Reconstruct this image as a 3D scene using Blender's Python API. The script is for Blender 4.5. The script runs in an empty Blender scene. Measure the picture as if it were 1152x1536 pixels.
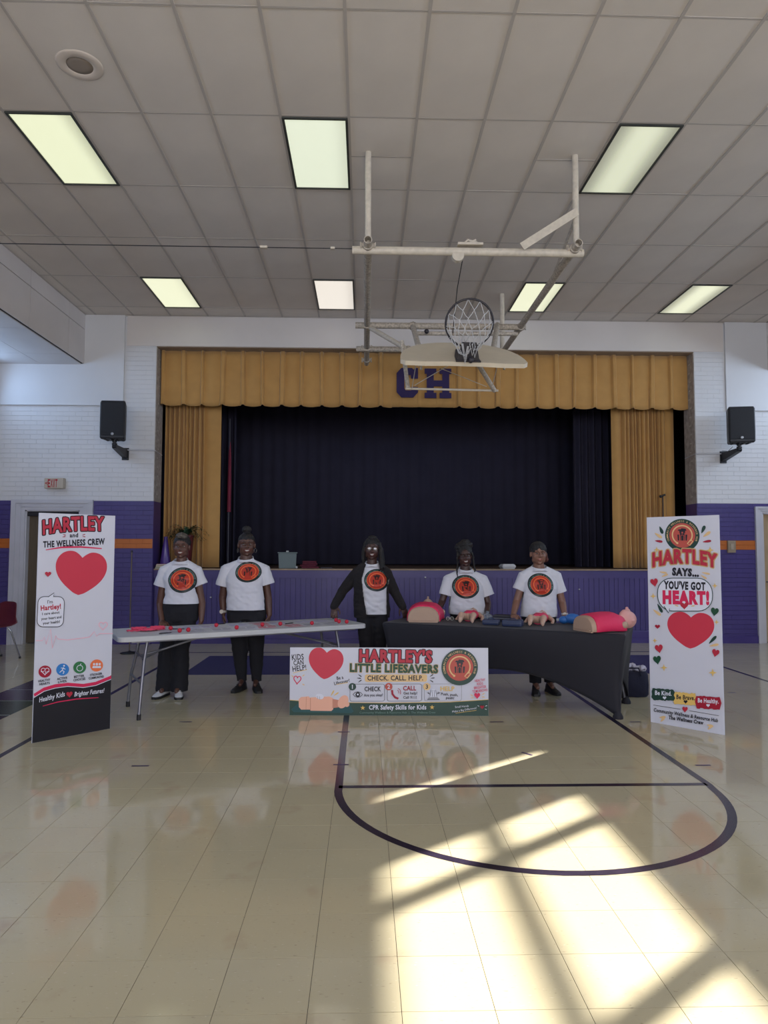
import bpy, bmesh, math, random
import numpy as np
from mathutils import Vector, Matrix, noise
from mathutils.bvhtree import BVHTree
from mathutils.geometry import tessellate_polygon
random.seed(7)
SC = bpy.context.scene
COL = SC.collection
PI = math.pi

# ------------------------------------------------------------------ camera
F_PX, PITCH, YAW, ROLL, EYE = 1027.69, .05781, .0283, -.00223, 1.489
_cy, _sy, _cp, _sp, _cr, _sr = math.cos(YAW), math.sin(YAW), math.cos(PITCH), math.sin(PITCH), math.cos(ROLL), math.sin(ROLL)
fwd = Vector((_sy*_cp, _cy*_cp, _sp))
rt = Vector((_cy, -_sy, 0)); upv = rt.cross(fwd)
rt2 = rt*_cr - upv*_sr; up2 = rt*_sr + upv*_cr
cam_d = bpy.data.cameras.new('camera')
cam_d.sensor_fit = 'HORIZONTAL'; cam_d.sensor_width = 36.0
cam_d.lens = F_PX*36.0/1152.0
cam_d.clip_start = .05; cam_d.clip_end = 200
cam = bpy.data.objects.new('camera', cam_d); COL.objects.link(cam)
M3 = Matrix((rt2, up2, -fwd)).transposed()
cam.matrix_world = Matrix.Translation((0, 0, EYE)) @ M3.to_4x4()
SC.camera = cam

def ray(px, py):
    a2 = (px-576)/F_PX; b2 = (768-py)/F_PX
    return fwd + rt2*a2 + up2*b2
def W(px, py, Y):
    d = ray(px, py); t = Y/d.y
    return Vector((d.x*t, Y, EYE+d.z*t))
def G(px, py, z=0.0):
    d = ray(px, py); t = (z-EYE)/d.z
    return Vector((d.x*t, d.y*t, z))

# ------------------------------------------------------------------ world, sun, lights, exposure
SC.view_settings.view_transform = 'Standard'
SC.view_settings.look = 'None'
SC.view_settings.gamma = 1.0
SC.view_settings.use_curve_mapping = False
SC.view_settings.exposure = 0.0
world = bpy.data.worlds.new('daylight'); SC.world = world
world.use_nodes = True
bg = world.node_tree.nodes['Background']
bg.inputs[0].default_value = (.55, .72, 1.0, 1); bg.inputs[1].default_value = 1.5
def lamp(name, kind, energy, color, loc, direction=None, **kw):
    l = bpy.data.lights.new(name, kind); l.energy = energy; l.color = color
    for k, v in kw.items(): setattr(l, k, v)
    o = bpy.data.objects.new(name, l); COL.objects.link(o); o.location = loc
    if direction is not None:
        o.rotation_euler = Vector(direction).to_track_quat('-Z', 'Y').to_euler()
    return o
SUN_DIR = (-1, -.775, -.57)
lamp('sun', 'SUN', 30.0, (1, .96, .90), (12, 14, 9), SUN_DIR, angle=math.radians(.55))
XL, XR, YW, YR, ZC = -5.97, 8.01, 11.2, -7.0, 5.361
SKY = (.62, .78, 1.0)
lamp('window_daylight', 'AREA', 42, (.38, .62, 1.0), (XL+.06, 6.6, 4.17), (1, 0, -.25), shape='RECTANGLE', size=8.6, size_y=.62)
lamp('window_daylight', 'AREA', 110, SKY, (XR-.06, 6.6, 4.17), (-1, 0, -.25), shape='RECTANGLE', size=8.6, size_y=.62)
lamp('window_daylight', 'AREA', 120, SKY, (XL+.06, -2.4, 4.17), (1, 0, -.25), shape='RECTANGLE', size=8.6, size_y=.62)
lamp('window_daylight', 'AREA', 120, SKY, (XR-.06, -2.4, 4.17), (-1, 0, -.25), shape='RECTANGLE', size=8.6, size_y=.62)
lamp('added_rear_fill', 'AREA', 520, (.95, .94, 1.0), (1.0, YR+.15, 2.6), (0, 1, -.05), shape='RECTANGLE', size=9, size_y=2.6)  # fill lamp added behind the camera to brighten the room

# ------------------------------------------------------------------ materials
def lin(c):
    c = c/255.0
    return c/12.92 if c <= .04045 else ((c+.055)/1.055)**2.4
def RGB(r, g, b): return (lin(r), lin(g), lin(b), 1)
MATS = {}
def mat(name, col, rough=.6, metal=0.0, var=0.0, vscale=6.0, bump=0.0, bscale=80.0, coat=0.0, emit=0.0, spec=.5, sheen=0.0, coords='Object', trans=0.0, alpha=1.0, stretch=None):
    if name in MATS: return MATS[name]
    m = bpy.data.materials.new(name); m.use_nodes = True
    nt = m.node_tree; b = nt.nodes['Principled BSDF']
    c = col if len(col) == 4 else tuple(col)+(1,)
    b.inputs['Base Color'].default_value = c
    b.inputs['Roughness'].default_value = rough
    b.inputs['Metallic'].default_value = metal
    b.inputs['Specular IOR Level'].default_value = spec
    if coat: b.inputs['Coat Weight'].default_value = coat; b.inputs['Coat Roughness'].default_value = .1
    if sheen: b.inputs['Sheen Weight'].default_value = sheen
    if trans: b.inputs['Transmission Weight'].default_value = trans
    if alpha < 1: b.inputs['Alpha'].default_value = alpha
    if emit:
        b.inputs['Emission Color'].default_value = c; b.inputs['Emission Strength'].default_value = emit
    tc = None
    if var or bump:
        tc = nt.nodes.new('ShaderNodeTexCoord'); src = tc.outputs[coords]
        if stretch:
            mp = nt.nodes.new('ShaderNodeMapping'); mp.inputs['Scale'].default_value = stretch
            nt.links.new(src, mp.inputs[0]); src = mp.outputs[0]
    if var:
        n = nt.nodes.new('ShaderNodeTexNoise'); n.inputs['Scale'].default_value = vscale; n.inputs['Detail'].default_value = 5
        nt.links.new(src, n.inputs['Vector'])
        r = nt.nodes.new('ShaderNodeMapRange'); r.inputs[1].default_value = .3; r.inputs[2].default_value = .7
        r.inputs[3].default_value = 1-var; r.inputs[4].default_value = 1+var
        nt.links.new(n.outputs[0], r.inputs[0])
        mx = nt.nodes.new('ShaderNodeVectorMath'); mx.operation = 'SCALE'
        mx.inputs[0].default_value = c[:3]; nt.links.new(r.outputs[0], mx.inputs['Scale'])
        nt.links.new(mx.outputs[0], b.inputs['Base Color'])
    if bump:
        n2 = nt.nodes.new('ShaderNodeTexNoise'); n2.inputs['Scale'].default_value = bscale; n2.inputs['Detail'].default_value = 4
        nt.links.new(src, n2.inputs['Vector'])
        bp = nt.nodes.new('ShaderNodeBump'); bp.inputs['Strength'].default_value = bump; bp.inputs['Distance'].default_value = .01
        nt.links.new(n2.outputs[0], bp.inputs['Height']); nt.links.new(bp.outputs[0], b.inputs['Normal'])
    MATS[name] = m
    return m

WHITE = mat('white_paint', (.66, .66, .68), .45, var=.05, vscale=1.5, bump=.05, bscale=30)
WHITE_SM = mat('white_panel_paint', (.66, .665, .69), .5, var=.04, vscale=1.2)
PURPLE = mat('purple_paint', (.064, .048, .195), .38, var=.08, vscale=2)
PURPLE_D = mat('purple_baseboard', (.055, .038, .18), .35, var=.1, vscale=3)
ORANGE = mat('orange_paint', (.50, .14, .025), .4, var=.05, vscale=3)
JAMB = mat('speckled_plaster', (.36, .325, .30), .8, var=.25, vscale=14, bump=.3, bscale=40)
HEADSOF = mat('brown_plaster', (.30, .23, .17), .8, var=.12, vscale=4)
CEILT = mat('ceiling_tile', (.72, .665, .615), .9, var=.035, vscale=2.2, bump=.12, bscale=220)
CEILP = mat('ceiling_plenum_dark', (.05, .045, .04), .9)
TBAR = mat('grid_bar_paint', (.50, .46, .43), .7)
SOFF = mat('soffit_panel_paint', (.70, .66, .65), .7, var=.05, vscale=1.5)
TRIMW = mat('white_gloss_trim', (.55, .55, .60), .3, var=.04, vscale=4)
GOLD = mat('gold_curtain_velvet', (.50, .275, .085), .85, var=.06, vscale=5, sheen=.3, bump=.1, bscale=300)
BLACKC = mat('black_stage_curtain', (.040, .038, .062), .95, var=.06, vscale=3, spec=.1)
STAGEW = mat('stage_floor_wood', (.10, .055, .03), .6, var=.2, vscale=8)
NOSE = mat('worn_nosing_wood', (.34, .24, .16), .5, var=.2, vscale=8)
BLACKP = mat('black_plastic', (.013, .013, .017), .5, bump=.1, bscale=400)
BLACKM = mat('black_metal', (.02, .02, .025), .4, metal=.3)
OFFW = mat('aged_cream_pipe', (.62, .56, .47), .45, var=.10, vscale=25)
RUSTY = mat('aged_pipe_scuffed', (.46, .41, .35), .55, var=.35, vscale=38)
BOARDP = mat('cream_board_paint', (.66, .58, .45), .4, var=.05, vscale=6)
LAMPFR = mat('dark_lamp_frame', (.05, .055, .05), .5)
STEEL = mat('grey_steel_tube', (.22, .22, .25), .35, metal=.6)
TABLEP = mat('grey_white_plastic', (.50, .51, .53), .42, var=.03, vscale=5, bump=.15, bscale=350)
SPANDEX = mat('black_spandex', (.009, .009, .017), .75, sheen=.05)
SHIRT = mat('white_cotton', (.60, .61, .68), .9, bump=.25, bscale=25, var=.02, vscale=6)
PANTS = mat('black_trouser_cloth', (.0085, .0085, .013), .9, bump=.3, bscale=30)
CARDI = mat('black_knit', (.011, .009, .011), .95, bump=.5, bscale=140)
TEETH = mat('teeth', (.52, .49, .45), .3)
EYEW = mat('eye_white', (.36, .33, .31), .25)
IRIS = mat('dark_iris', (.012, .008, .006), .1)
HAIR = mat('black_hair', (.008, .007, .008), .55, bump=.8, bscale=160)
HAIRG = mat('grey_streaked_hair', (.085, .072, .06), .6, var=.6, vscale=60, bump=.8, bscale=160)
HAIRR = mat('auburn_hair', (.09, .02, .014), .5, bump=.8, bscale=160)
WHITEP = mat('white_plastic', (.7, .7, .7), .35)
CORK = mat('white_rubber', (.6, .6, .62), .5)

# ------------------------------------------------------------------ object helpers
def link_mesh(name, verts, faces, mats, parent=None, smooth=False, midx=None, loc=None):
    me = bpy.data.meshes.new(name)
    me.from_pydata([tuple(v) for v in verts], [], faces)
    if not isinstance(mats, (list, tuple)): mats = [mats]
    for m in mats: me.materials.append(m)
    if midx is not None: me.polygons.foreach_set('material_index', midx)
    if smooth: me.polygons.foreach_set('use_smooth', [True]*len(me.polygons))
    me.update()
    return link_data(name, me, parent, loc)
def link_data(name, me, parent=None, loc=None):
    o = bpy.data.objects.new(name, me); COL.objects.link(o)
    if parent is not None: o.parent = parent
    if loc is not None: o.location = loc
    return o
def tag(o, label=None, cat=None, group=None, kind=None):
    if label: o['label'] = label
    if cat: o['category'] = cat
    if group: o['group'] = group
    if kind: o['kind'] = kind
    return o
def thing(name, label, cat, loc=(0, 0, 0), rz=0.0, group=None):
    o = bpy.data.objects.new(name, None); COL.objects.link(o)
    o.empty_display_size = .1
    o.location = loc; o.rotation_euler = (0, 0, rz)
    return tag(o, label, cat, group)
def copy_tree(o, parent=None):
    c = o.copy(); COL.objects.link(c); c.parent = parent
    for ch in list(o.children): copy_tree(ch, c)
    return c

class MB:
    """collects shapes, built as ONE mesh"""
    def __init__(s): s.v = []; s.f = []; s.m = []; s.cur = 0; s.sm = []
    def add(s, vs, fs, smooth=False):
        n = len(s.v); s.v.extend([tuple(v) for v in vs])
        for f in fs: s.f.append(tuple(i+n for i in f)); s.m.append(s.cur); s.sm.append(smooth)
    def box(s, x0, x1, y0, y1, z0, z1, M=None, bev=0.0):
        if bev:
            b = min(bev, abs(x1-x0)*.45, abs(y1-y0)*.45, abs(z1-z0)*.45)
            bm = bmesh.new(); bmesh.ops.create_cube(bm, size=1)
            for v in bm.verts:
                v.co = Vector(((x0+x1)/2+v.co.x*(x1-x0), (y0+y1)/2+v.co.y*(y1-y0), (z0+z1)/2+v.co.z*(z1-z0)))
            bmesh.ops.bevel(bm, geom=bm.edges[:], offset=b, segments=2, affect='EDGES', profile=.6)
            bm.verts.index_update()
            vs = [v.co.copy() for v in bm.verts]; fs = [[v.index for v in f.verts] for f in bm.faces]; bm.free()
        else:
            vs = [Vector(p) for p in ((x0,y0,z0),(x1,y0,z0),(x1,y1,z0),(x0,y1,z0),(x0,y0,z1),(x1,y0,z1),(x1,y1,z1),(x0,y1,z1))]
            fs = [(0,3,2,1),(4,5,6,7),(0,1,5,4),(1,2,6,5),(2,3,7,6),(3,0,4,7)]
        if M is not None: vs = [M @ v for v in vs]
        s.add(vs, fs)
    def tube(s, pts, r, seg=10, caps=True, radii=None, flat=None):
        pts = [Vector(p) for p in pts]
        n = len(pts); vs = []; fs = []
        prevx = None
        for i, p in enumerate(pts):
            t = (pts[min(i+1, n-1)]-pts[max(i-1, 0)]).normalized()
            if prevx is None:
                a = Vector((0, 0, 1)) if abs(t.z) < .9 else Vector((1, 0, 0))
                x = a.cross(t).normalized()
            else:
                x = (prevx - t*prevx.dot(t)).normalized()
            prevx = x; y = t.cross(x)
            rr = radii[i] if radii else r
            for k in range(seg):
                an = 2*PI*k/seg
                fy = flat if flat else 1
                vs.append(p + x*math.cos(an)*rr + y*math.sin(an)*rr*fy)
        for i in range(n-1):
            for k in range(seg):
                k2 = (k+1) % seg
                fs.append((i*seg+k, i*seg+k2, (i+1)*seg+k2, (i+1)*seg+k))
        s.add(vs, fs, True)
        if caps:
            s.add(vs[:seg], [tuple(reversed(range(seg)))]); s.add(vs[-seg:], [tuple(range(seg))])
    def ell(s, c, r, seg=16, rings=10, R=None):
        vs = []; fs = []
        for i in range(rings+1):
            th = PI*i/rings
            for k in range(seg):
                ph = 2*PI*k/seg
                v = Vector((r[0]*math.sin(th)*math.cos(ph), r[1]*math.sin(th)*math.sin(ph), r[2]*math.cos(th)))
                if R is not None: v = R @ v
                vs.append(Vector(c)+v)
        for i in range(rings):
            for k in range(seg):
                k2 = (k+1) % seg
                fs.append((i*seg+k, (i+1)*seg+k, (i+1)*seg+k2, i*seg+k2))
        s.add(vs, fs, True)
    def loft(s, rings, cap=True, smooth=True):
        n = len(rings[0]); vs = [p for r in rings for p in r]; fs = []
        for i in range(len(rings)-1):
            for k in range(n):
                k2 = (k+1) % n
                fs.append((i*n+k, i*n+k2, (i+1)*n+k2, (i+1)*n+k))
        s.add(vs, fs, smooth)
        if cap:
            s.add(rings[0], [tuple(reversed(range(n)))], False); s.add(rings[-1], [tuple(range(n))], False)
    def lathe(s, prof, c=(0, 0, 0), seg=20, cap=True, M=None):
        rings = []
        for r, z in prof:
            rg = [Vector((r*math.cos(2*PI*k/seg), r*math.sin(2*PI*k/seg), z)) for k in range(seg)]
            if M is not None: rg = [M @ p for p in rg]
            rings.append([p+Vector(c) for p in rg])
        s.loft(rings, cap)
    def poly(s, pts, flip=False):
        pts = [Vector(p) for p in pts]
        tr = tessellate_polygon([pts])
        s.add(pts, [tuple(reversed(t)) if flip else tuple(t) for t in tr])
    def prism(s, pts2, d0, d1, mapf):
        """extrude a 2-D outline between depths d0..d1, mapf(u,v,d)->xyz"""
        n = len(pts2)
        a = [mapf(u, v, d0) for u, v in pts2]; b = [mapf(u, v, d1) for u, v in pts2]
        tr = tessellate_polygon([[Vector((u, v, 0)) for u, v in pts2]])
        s.add(a, [tuple(t) for t in tr]); s.add(b, [tuple(reversed(t)) for t in tr])
        s.add(a+b, [(i, (i+1) % n, n+(i+1) % n, n+i) for i in range(n)])
    def build(s, name, mats, parent=None, loc=None, origin=None, fixn=True):
        vs = s.v
        if origin is not None:
            o3 = Vector(origin); vs = [Vector(v)-o3 for v in vs]
        me = bpy.data.meshes.new(name)
        me.from_pydata([tuple(v) for v in vs], [], s.f)
        if not isinstance(mats, (list, tuple)): mats = [mats]
        for m in mats: me.materials.append(m)
        me.polygons.foreach_set('material_index', s.m)
        me.polygons.foreach_set('use_smooth', s.sm)
        if fixn:
            bm = bmesh.new(); bm.from_mesh(me); bmesh.ops.recalc_face_normals(bm, faces=bm.faces); bm.to_mesh(me); bm.free()
        me.update()
        return link_data(name, me, parent, loc if loc is not None else (origin if (origin is not None and parent is None) else None))

def ring(c, rx, ry, n=24, ex=2.0, R=None):
    out = []
    for k in range(n):
        a = 2*PI*k/n; ca, sa = math.cos(a), math.sin(a)
        v = Vector((rx*math.copysign(abs(ca)**(2/ex), ca), ry*math.copysign(abs(sa)**(2/ex), sa), 0))
        if R is not None: v = R @ v
        out.append(Vector(c)+v)
    return out

# ================================================================== SETTING
XW0, XW1 = -3.43, 5.52          # proscenium opening
ZH = 4.855                      # header underside
SYF = 11.30                     # stage front plane
ZS = 1.205                      # stage floor height
SOL, SOR, SOZ = -4.60, 6.77, 4.53
FX, FY, TS = .12612, 2.30767, .3048
CX, CY, CW, CD = -.15509, 4.69408, .6096, 1.2192

# ---------- floor
def floor_mat():
    m = bpy.data.materials.new('waxed_vinyl_tile'); m.use_nodes = True
    nt = m.node_tree; b = nt.nodes['Principled BSDF']; N = nt.nodes.new; L = nt.links.new
    geo = N('ShaderNodeNewGeometry')
    def nz(scale, sx, sy, det=4):
        mp = N('ShaderNodeMapping'); mp.inputs['Scale'].default_value = (sx, sy, 1); L(geo.outputs['Position'], mp.inputs[0])
        n = N('ShaderNodeTexNoise'); n.inputs['Scale'].default_value = scale; n.inputs['Detail'].default_value = det
        L(mp.outputs[0], n.inputs['Vector']); return n.outputs[0]
    def ramp(src, p0, p1):
        r = N('ShaderNodeMapRange'); r.inputs[1].default_value = p0; r.inputs[2].default_value = p1; L(src, r.inputs[0]); return r.outputs[0]
    def mix(fac, a, bcol):
        x = N('ShaderNodeMix'); x.data_type = 'RGBA'
        L(fac, x.inputs[0])
        for i, c in ((6, a), (7, bcol)):
            if isinstance(c, tuple): x.inputs[i].default_value = c
            else: L(c, x.inputs[i])
        return x.outputs[2]
    base = mix(ramp(nz(.9, 1, 1), .35, .65), (.46, .405, .275, 1), (.53, .465, .310, 1))
    # each tile slightly its own tone
    wn = N('ShaderNodeTexWhiteNoise'); wn.noise_dimensions = '2D'
    sn = N('ShaderNodeVectorMath'); sn.operation = 'SUBTRACT'; sn.inputs[1].default_value = (FX, FY, 0); L(geo.outputs['Position'], sn.inputs[0])
    dv = N('ShaderNodeVectorMath'); dv.operation = 'SCALE'; dv.inputs['Scale'].default_value = 1/TS; L(sn.outputs[0], dv.inputs[0])
    fl = N('ShaderNodeVectorMath'); fl.operation = 'FLOOR'; L(dv.outputs[0], fl.inputs[0]); L(fl.outputs[0], wn.inputs[0])
    base = mix(ramp(wn.outputs[0], -.2, 2.2), base, (.52, .45, .29, 1))
    c1 = mix(ramp(nz(38, 1, 3.2, 3), .66, .76), base, (.30, .25, .17, 1))
    c2 = mix(ramp(nz(45, 1, 3.0, 3), .66, .76), c1, (.62, .56, .42, 1))
    c3 = mix(ramp(nz(3.0, 1, 1, 6), .62, .95), c2, (.36, .22, .15, 1))
    L(c3, b.inputs['Base Color'])
    rr = N('ShaderNodeMapRange'); rr.inputs[1].default_value = .3; rr.inputs[2].default_value = .7; rr.inputs[3].default_value = .045; rr.inputs[4].default_value = .11
    L(nz(5, 1, 1, 6), rr.inputs[0]); L(rr.outputs[0], b.inputs['Roughness'])
    bp = N('ShaderNodeBump'); bp.inputs['Strength'].default_value = .035; bp.inputs['Distance'].default_value = .01
    L(nz(9, 1, 1, 3), bp.inputs['Height']); L(bp.outputs[0], b.inputs['Normal'])
    b.inputs['Specular IOR Level'].default_value = .5
    return m
FLOORM = floor_mat()
GROUT = mat('dark_tile_seam', (.035, .03, .022), .8)
mb = MB(); mb.box(XL-.1, XR+.1, YR-.1, YW+.3, -.12, -.0035)
floor = tag(mb.build('floor', GROUT), kind='structure')
def tile_mesh(g=.0009, w=TS, h=TS):
    b = MB(); t = .0035
    x0, x1, y0, y1 = -w/2+g, w/2-g, -h/2+g, h/2-g; c = .0007
    vs = [(x0, y0, -t), (x1, y0, -t), (x1, y1, -t), (x0, y1, -t), (x0, y0, -c*.4), (x1, y0, -c*.4), (x1, y1, -c*.4), (x0, y1, -c*.4),
          (x0+c, y0+c, 0), (x1-c, y0+c, 0), (x1-c, y1-c, 0), (x0+c, y1-c, 0)]
    fs = [(0,1,5,4),(1,2,6,5),(2,3,7,6),(3,0,4,7),(4,5,9,8),(5,6,10,9),(6,7,11,10),(7,4,8,11),(8,9,10,11)]
    return vs, fs
tv, tf = tile_mesh()
tme = bpy.data.meshes.new('floor_tile'); tme.from_pydata(tv, [], tf); tme.materials.append(FLOORM)
rest = MB(); near = []
for j in range(-31, 30):
    for i in range(-21, 27):
        x = FX+(i+.5)*TS; y = FY+(j+.5)*TS
        if x < XL-.1 or x > XR+.1 or y > YW+.15: continue
        inview = False
        if y > 2.0:
            px = 576+F_PX*((x*_cy-y*_sy)/(y*_cy+x*_sy))
            inview = -70 < px < 1222
        near.append((y if inview else 99, x, y))
near.sort()
R = random.Random(3)
for k, (d, x, y) in enumerate(near):
    tx, ty = R.uniform(-.0006, .0006), R.uniform(-.0006, .0006)
    if k < 300 and d < 50:
        o = link_data('floor_tile', tme, floor); o.location = (x, y, 0); o.rotation_euler = (tx, ty, 0)
    else:
        vs = [(x+a, y+b, c + (ty*-a + tx*b if c > -.003 else 0)) for a, b, c in tv]
        rest.add(vs, tf)
tag(rest.build('floor_tiles', FLOORM, floor, fixn=False), kind='stuff')
# painted court lines (flat paint)
LINEM = mat('dark_purple_line_paint', (.022, .016, .032), .22, var=.2, vscale=12)
BLUEM = mat('blue_floor_paint', (.020, .024, .065), .2, var=.08, vscale=3)
PURM = mat('purple_border_paint', (.045, .03, .08), .2, var=.1)
MARM = mat('dark_maroon_border_paint', (.035, .018, .022), .2, var=.2)
GRNM = mat('dark_green_border_paint', (.02, .045, .03), .2, var=.2)
ZL = .0009
def strip(name, pts, w, m, label=None, closed=False):
    pts = [Vector((p[0], p[1], 0)) for p in pts]; vs = []; fs = []
    n = len(pts)
    for i, p in enumerate(pts):
        a = pts[max(i-1, 0)]; c = pts[min(i+1, n-1)]
        t = (c-a).normalized(); nn = Vector((-t.y, t.x, 0))
        vs += [p+nn*w/2+Vector((0, 0, ZL)), p-nn*w/2+Vector((0, 0, ZL))]
    for i in range(n-1): fs.append((2*i, 2*i+1, 2*i+3, 2*i+2))
    o = link_mesh(name, vs, fs, m, floor)
    if label: o['label'] = label
    return o
def rect(name, x0, x1, y0, y1, m, z=ZL, label=None):
    o = link_mesh(name, [(x0, y0, z), (x1, y0, z), (x1, y1, z), (x0, y1, z)], [(0, 1, 2, 3)], m, floor)
    if label: o['label'] = label
    return o
KX0, KX1, KC, KY, KW = -.157, 2.205, 1.022, 4.44, .05
arc = [(KC+1.182*math.cos(a), KY-.01+1.185*math.sin(a)) for a in [PI+PI*k/48 for k in range(49)]]
strip('key_line', [(KX0, 8.4), (KX0, KY)] + arc[1:-1] + [(KX1+.01, KY), (KX1+.01, 8.4)], KW, LINEM, 'dark key outline with rounded free-throw end')
strip('free_throw_line', [(KX0, KY), (KX1, KY)], .05, LINEM, 'straight free-throw line')
strip('side_line', [(-2.64, 2.0), (-2.64, 10.26)], .05, LINEM)
strip('side_line', [(4.67, 2.0), (4.67, 10.26)], .05, LINEM)
strip('base_line', [(-2.64, 10.26), (4.67, 10.26)], .05, LINEM)
rect('painted_stripe', -2.2, 4.22, 8.42, 9.93, BLUEM, .0007, 'broad blue painted rectangle in front of the stage')
rect('border_stripe', -3.82, -3.21, 7.05, 8.3, PURM, .0007)
rect('border_stripe', -3.82, -3.21, 6.35, 7.05, GRNM, .0007)
rect('border_stripe', -3.82, -3.21, 5.0, 6.35, MARM, .0007)
for yy in (6.4, 7.0, 7.55): rect('seam_line', -3.82, -3.21, yy, yy+.012, mat('painted_seam_glint', (.4, .42, .4), .3), .0011)  # pale strips paint in the light reflected by the tile seams
for x0, x1, yy in [(-1.61, -1.49, 4.895), (-1.61, -1.50, 6.127), (1.106, 1.223, 6.073), (2.322, 2.43, 4.827), (2.337, 2.431, 6.05), (3.87, 3.956, 7.277), (-.213, -.115, 5.766), (-.213, -.105, 4.896)]:
    rect('tape_mark', x0, x1, yy-.012, yy+.012, mat('purple_tape', (.05, .025, .09), .4), .0013)
strip('tape_mark', [(1.175, 5.165), (1.235, 5.085)], .02, mat('purple_tape', (.05, .025, .09), .4)).location.z = .0006

# ---------- ceiling
mb = MB(); mb.box(SOL-.02, SOR+.02, YR, YW+.02, ZC+.03, ZC+.12)
ceiling = tag(mb.build('ceiling', CEILP), kind='structure')
LIGHTS = {(-5, 1), (-1, 1), (4, 1), (-5, 4), (-1, 4), (4, 4), (8, 4), (8, 1)}
def ceil_tile_mesh(w, d):
    b = MB(); g = .010
    # lay-in tile whose centre hangs a few millimetres lower than its rim
    nx, ny = 4, 6; vs = []; fs = []
    for j in range(ny+1):
        for i in range(nx+1):
            u, v = i/nx, j/ny
            vs.append((-w/2+g+(w-2*g)*u, -d/2+g+(d-2*g)*v, .004-.012*math.sin(PI*u)*math.sin(PI*v)))
    for j in range(ny):
        for i in range(nx):
            a = j*(nx+1)+i; fs.append((a, a+nx+1, a+nx+2, a+1))
    b.add(vs, fs, True)
    me = bpy.data.meshes.new('ceiling_tile'); me.from_pydata(b.v, [], b.f); me.materials.append(CEILT)
    me.polygons.foreach_set('use_smooth', [True]*len(b.f)); me.update(); return me
full = ceil_tile_mesh(CW, CD); half = ceil_tile_mesh(CW, CD/2)
R = random.Random(11)
bars = MB()
for r in range(-1, 6):
    y0 = CY+r*CD; y1 = min(y0+CD, YW)
    for i in range(-8, 12):
        x0 = CX+i*CW; x1 = x0+CW
        cx0, cx1 = max(x0, SOL), min(x1, SOR)
        if cx1-cx0 < .05: continue
        if (i, r) in LIGHTS: continue
        def put(me, x, y, sx=1, sy=1):
            o = link_data('ceiling_tile', me, ceiling); o.location = (x, y, ZC+R.uniform(0, .003)); o.scale = (sx, sy, 1)
            o.rotation_euler = (R.uniform(-.003, .003), R.uniform(-.004, .004), 0)
        if (i, r) in ((0, 1), (3, 1)):
            put(half, (cx0+cx1)/2, y0+CD*.25, (cx1-cx0)/CW); put(half, (cx0+cx1)/2, y0+CD*.75, (cx1-cx0)/CW)
            b = MB(); b.box(x0, x1, y0+CD/2-.009, y0+CD/2+.009, ZC+.002, ZC+.02); b.build('grid_bar', TBAR, ceiling)
        else:
            put(full, (cx0+cx1)/2, (y0+y1)/2, (cx1-cx0)/CW, (y1-y0)/CD)
for r in range(-1, 6):
    y = CY+r*CD; b = MB(); b.box(SOL, SOR, y-.009, y+.009, ZC+.003, ZC+.02); b.build('grid_bar', TBAR, ceiling)
for i in range(-7, 12):
    x = CX+i*CW
    if SOL < x < SOR:
        b = MB(); b.box(x-.012, x+.012, CY-CD, YW, ZC-.0025, ZC+.02); b.build('grid_bar', TBAR, ceiling)
b = MB(); b.box(SOL, SOR, YW-.025, YW, ZC-.012, ZC); b.box(SOL, SOL+.02, CY-CD, YW, ZC-.012, ZC); b.build('grid_bar', TBAR, ceiling)
b = MB(); b.box(SOL, SOR, YR, CY-CD-.02, ZC, ZC+.02); tag(b.build('rear_ceiling_tiles', CEILT, ceiling), kind='stuff')

def diffuser_mat(name, col, s, centre=False, side=False):
    m = bpy.data.materials.new(name); m.use_nodes = True
    nt = m.node_tree; b = nt.nodes['Principled BSDF']; N = nt.nodes.new; L = nt.links.new
    b.inputs['Base Color'].default_value = (.5, .5, .45, 1); b.inputs['Roughness'].default_value = .4
    b.inputs['Emission Color'].default_value = col+(1,)
    tc = N('ShaderNodeTexCoord'); sx = N('ShaderNodeSeparateXYZ'); L(tc.outputs['Object'], sx.inputs[0])
    a = N('ShaderNodeMath'); a.operation = 'ABSOLUTE'
    off = N('ShaderNodeMath'); off.operation = 'ADD'; off.inputs[1].default_value = 0 if centre else .12
    L(sx.outputs[0], off.inputs[0]); L(off.outputs[0], a.inputs[0])
    r = N('ShaderNodeMapRange'); r.interpolation_type = 'SMOOTHSTEP'
    r.inputs[1].default_value = .05 if centre else .22; r.inputs[2].default_value = .27 if centre else .42
    r.inputs[3].default_value = s*1.12; r.inputs[4].default_value = s*(.42 if centre else (.62 if side else .9))
    L(a.outputs[0], r.inputs[0])
    pr = N('ShaderNodeTexVoronoi'); pr.inputs['Scale'].default_value = 55; L(tc.outputs['Object'], pr.inputs['Vector'])
    mr = N('ShaderNodeMapRange'); mr.inputs[2].default_value = .6; mr.inputs[3].default_value = .96; mr.inputs[4].default_value = 1.04; L(pr.outputs[0], mr.inputs[0])
    mu = N('ShaderNodeMath'); mu.operation = 'MULTIPLY'; L(r.outputs[0], mu.inputs[0]); L(mr.outputs[0], mu.inputs[1])
    L(mu.outputs[0], b.inputs['Emission Strength'])
    return m
DG = (.80, .84, .56); DW = (.80, .74, .66)
DM = {(-5, 1): diffuser_mat('diffuser_side', DG, .82, side=True), (-1, 1): diffuser_mat('diffuser_even', (.74, .80, .62), .80),
      (4, 1): diffuser_mat('diffuser_centre', (.72, .76, .55), .72, centre=True), (-5, 4): diffuser_mat('diffuser_far', (.86, .88, .62), .84),
      (-1, 4): diffuser_mat('diffuser_pink', DW, .88), (4, 4): diffuser_mat('diffuser_far_b', (.86, .88, .62), .80), (8, 4): diffuser_mat('diffuser_far_c', (.82, .84, .60), .82, centre=True)}
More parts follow.
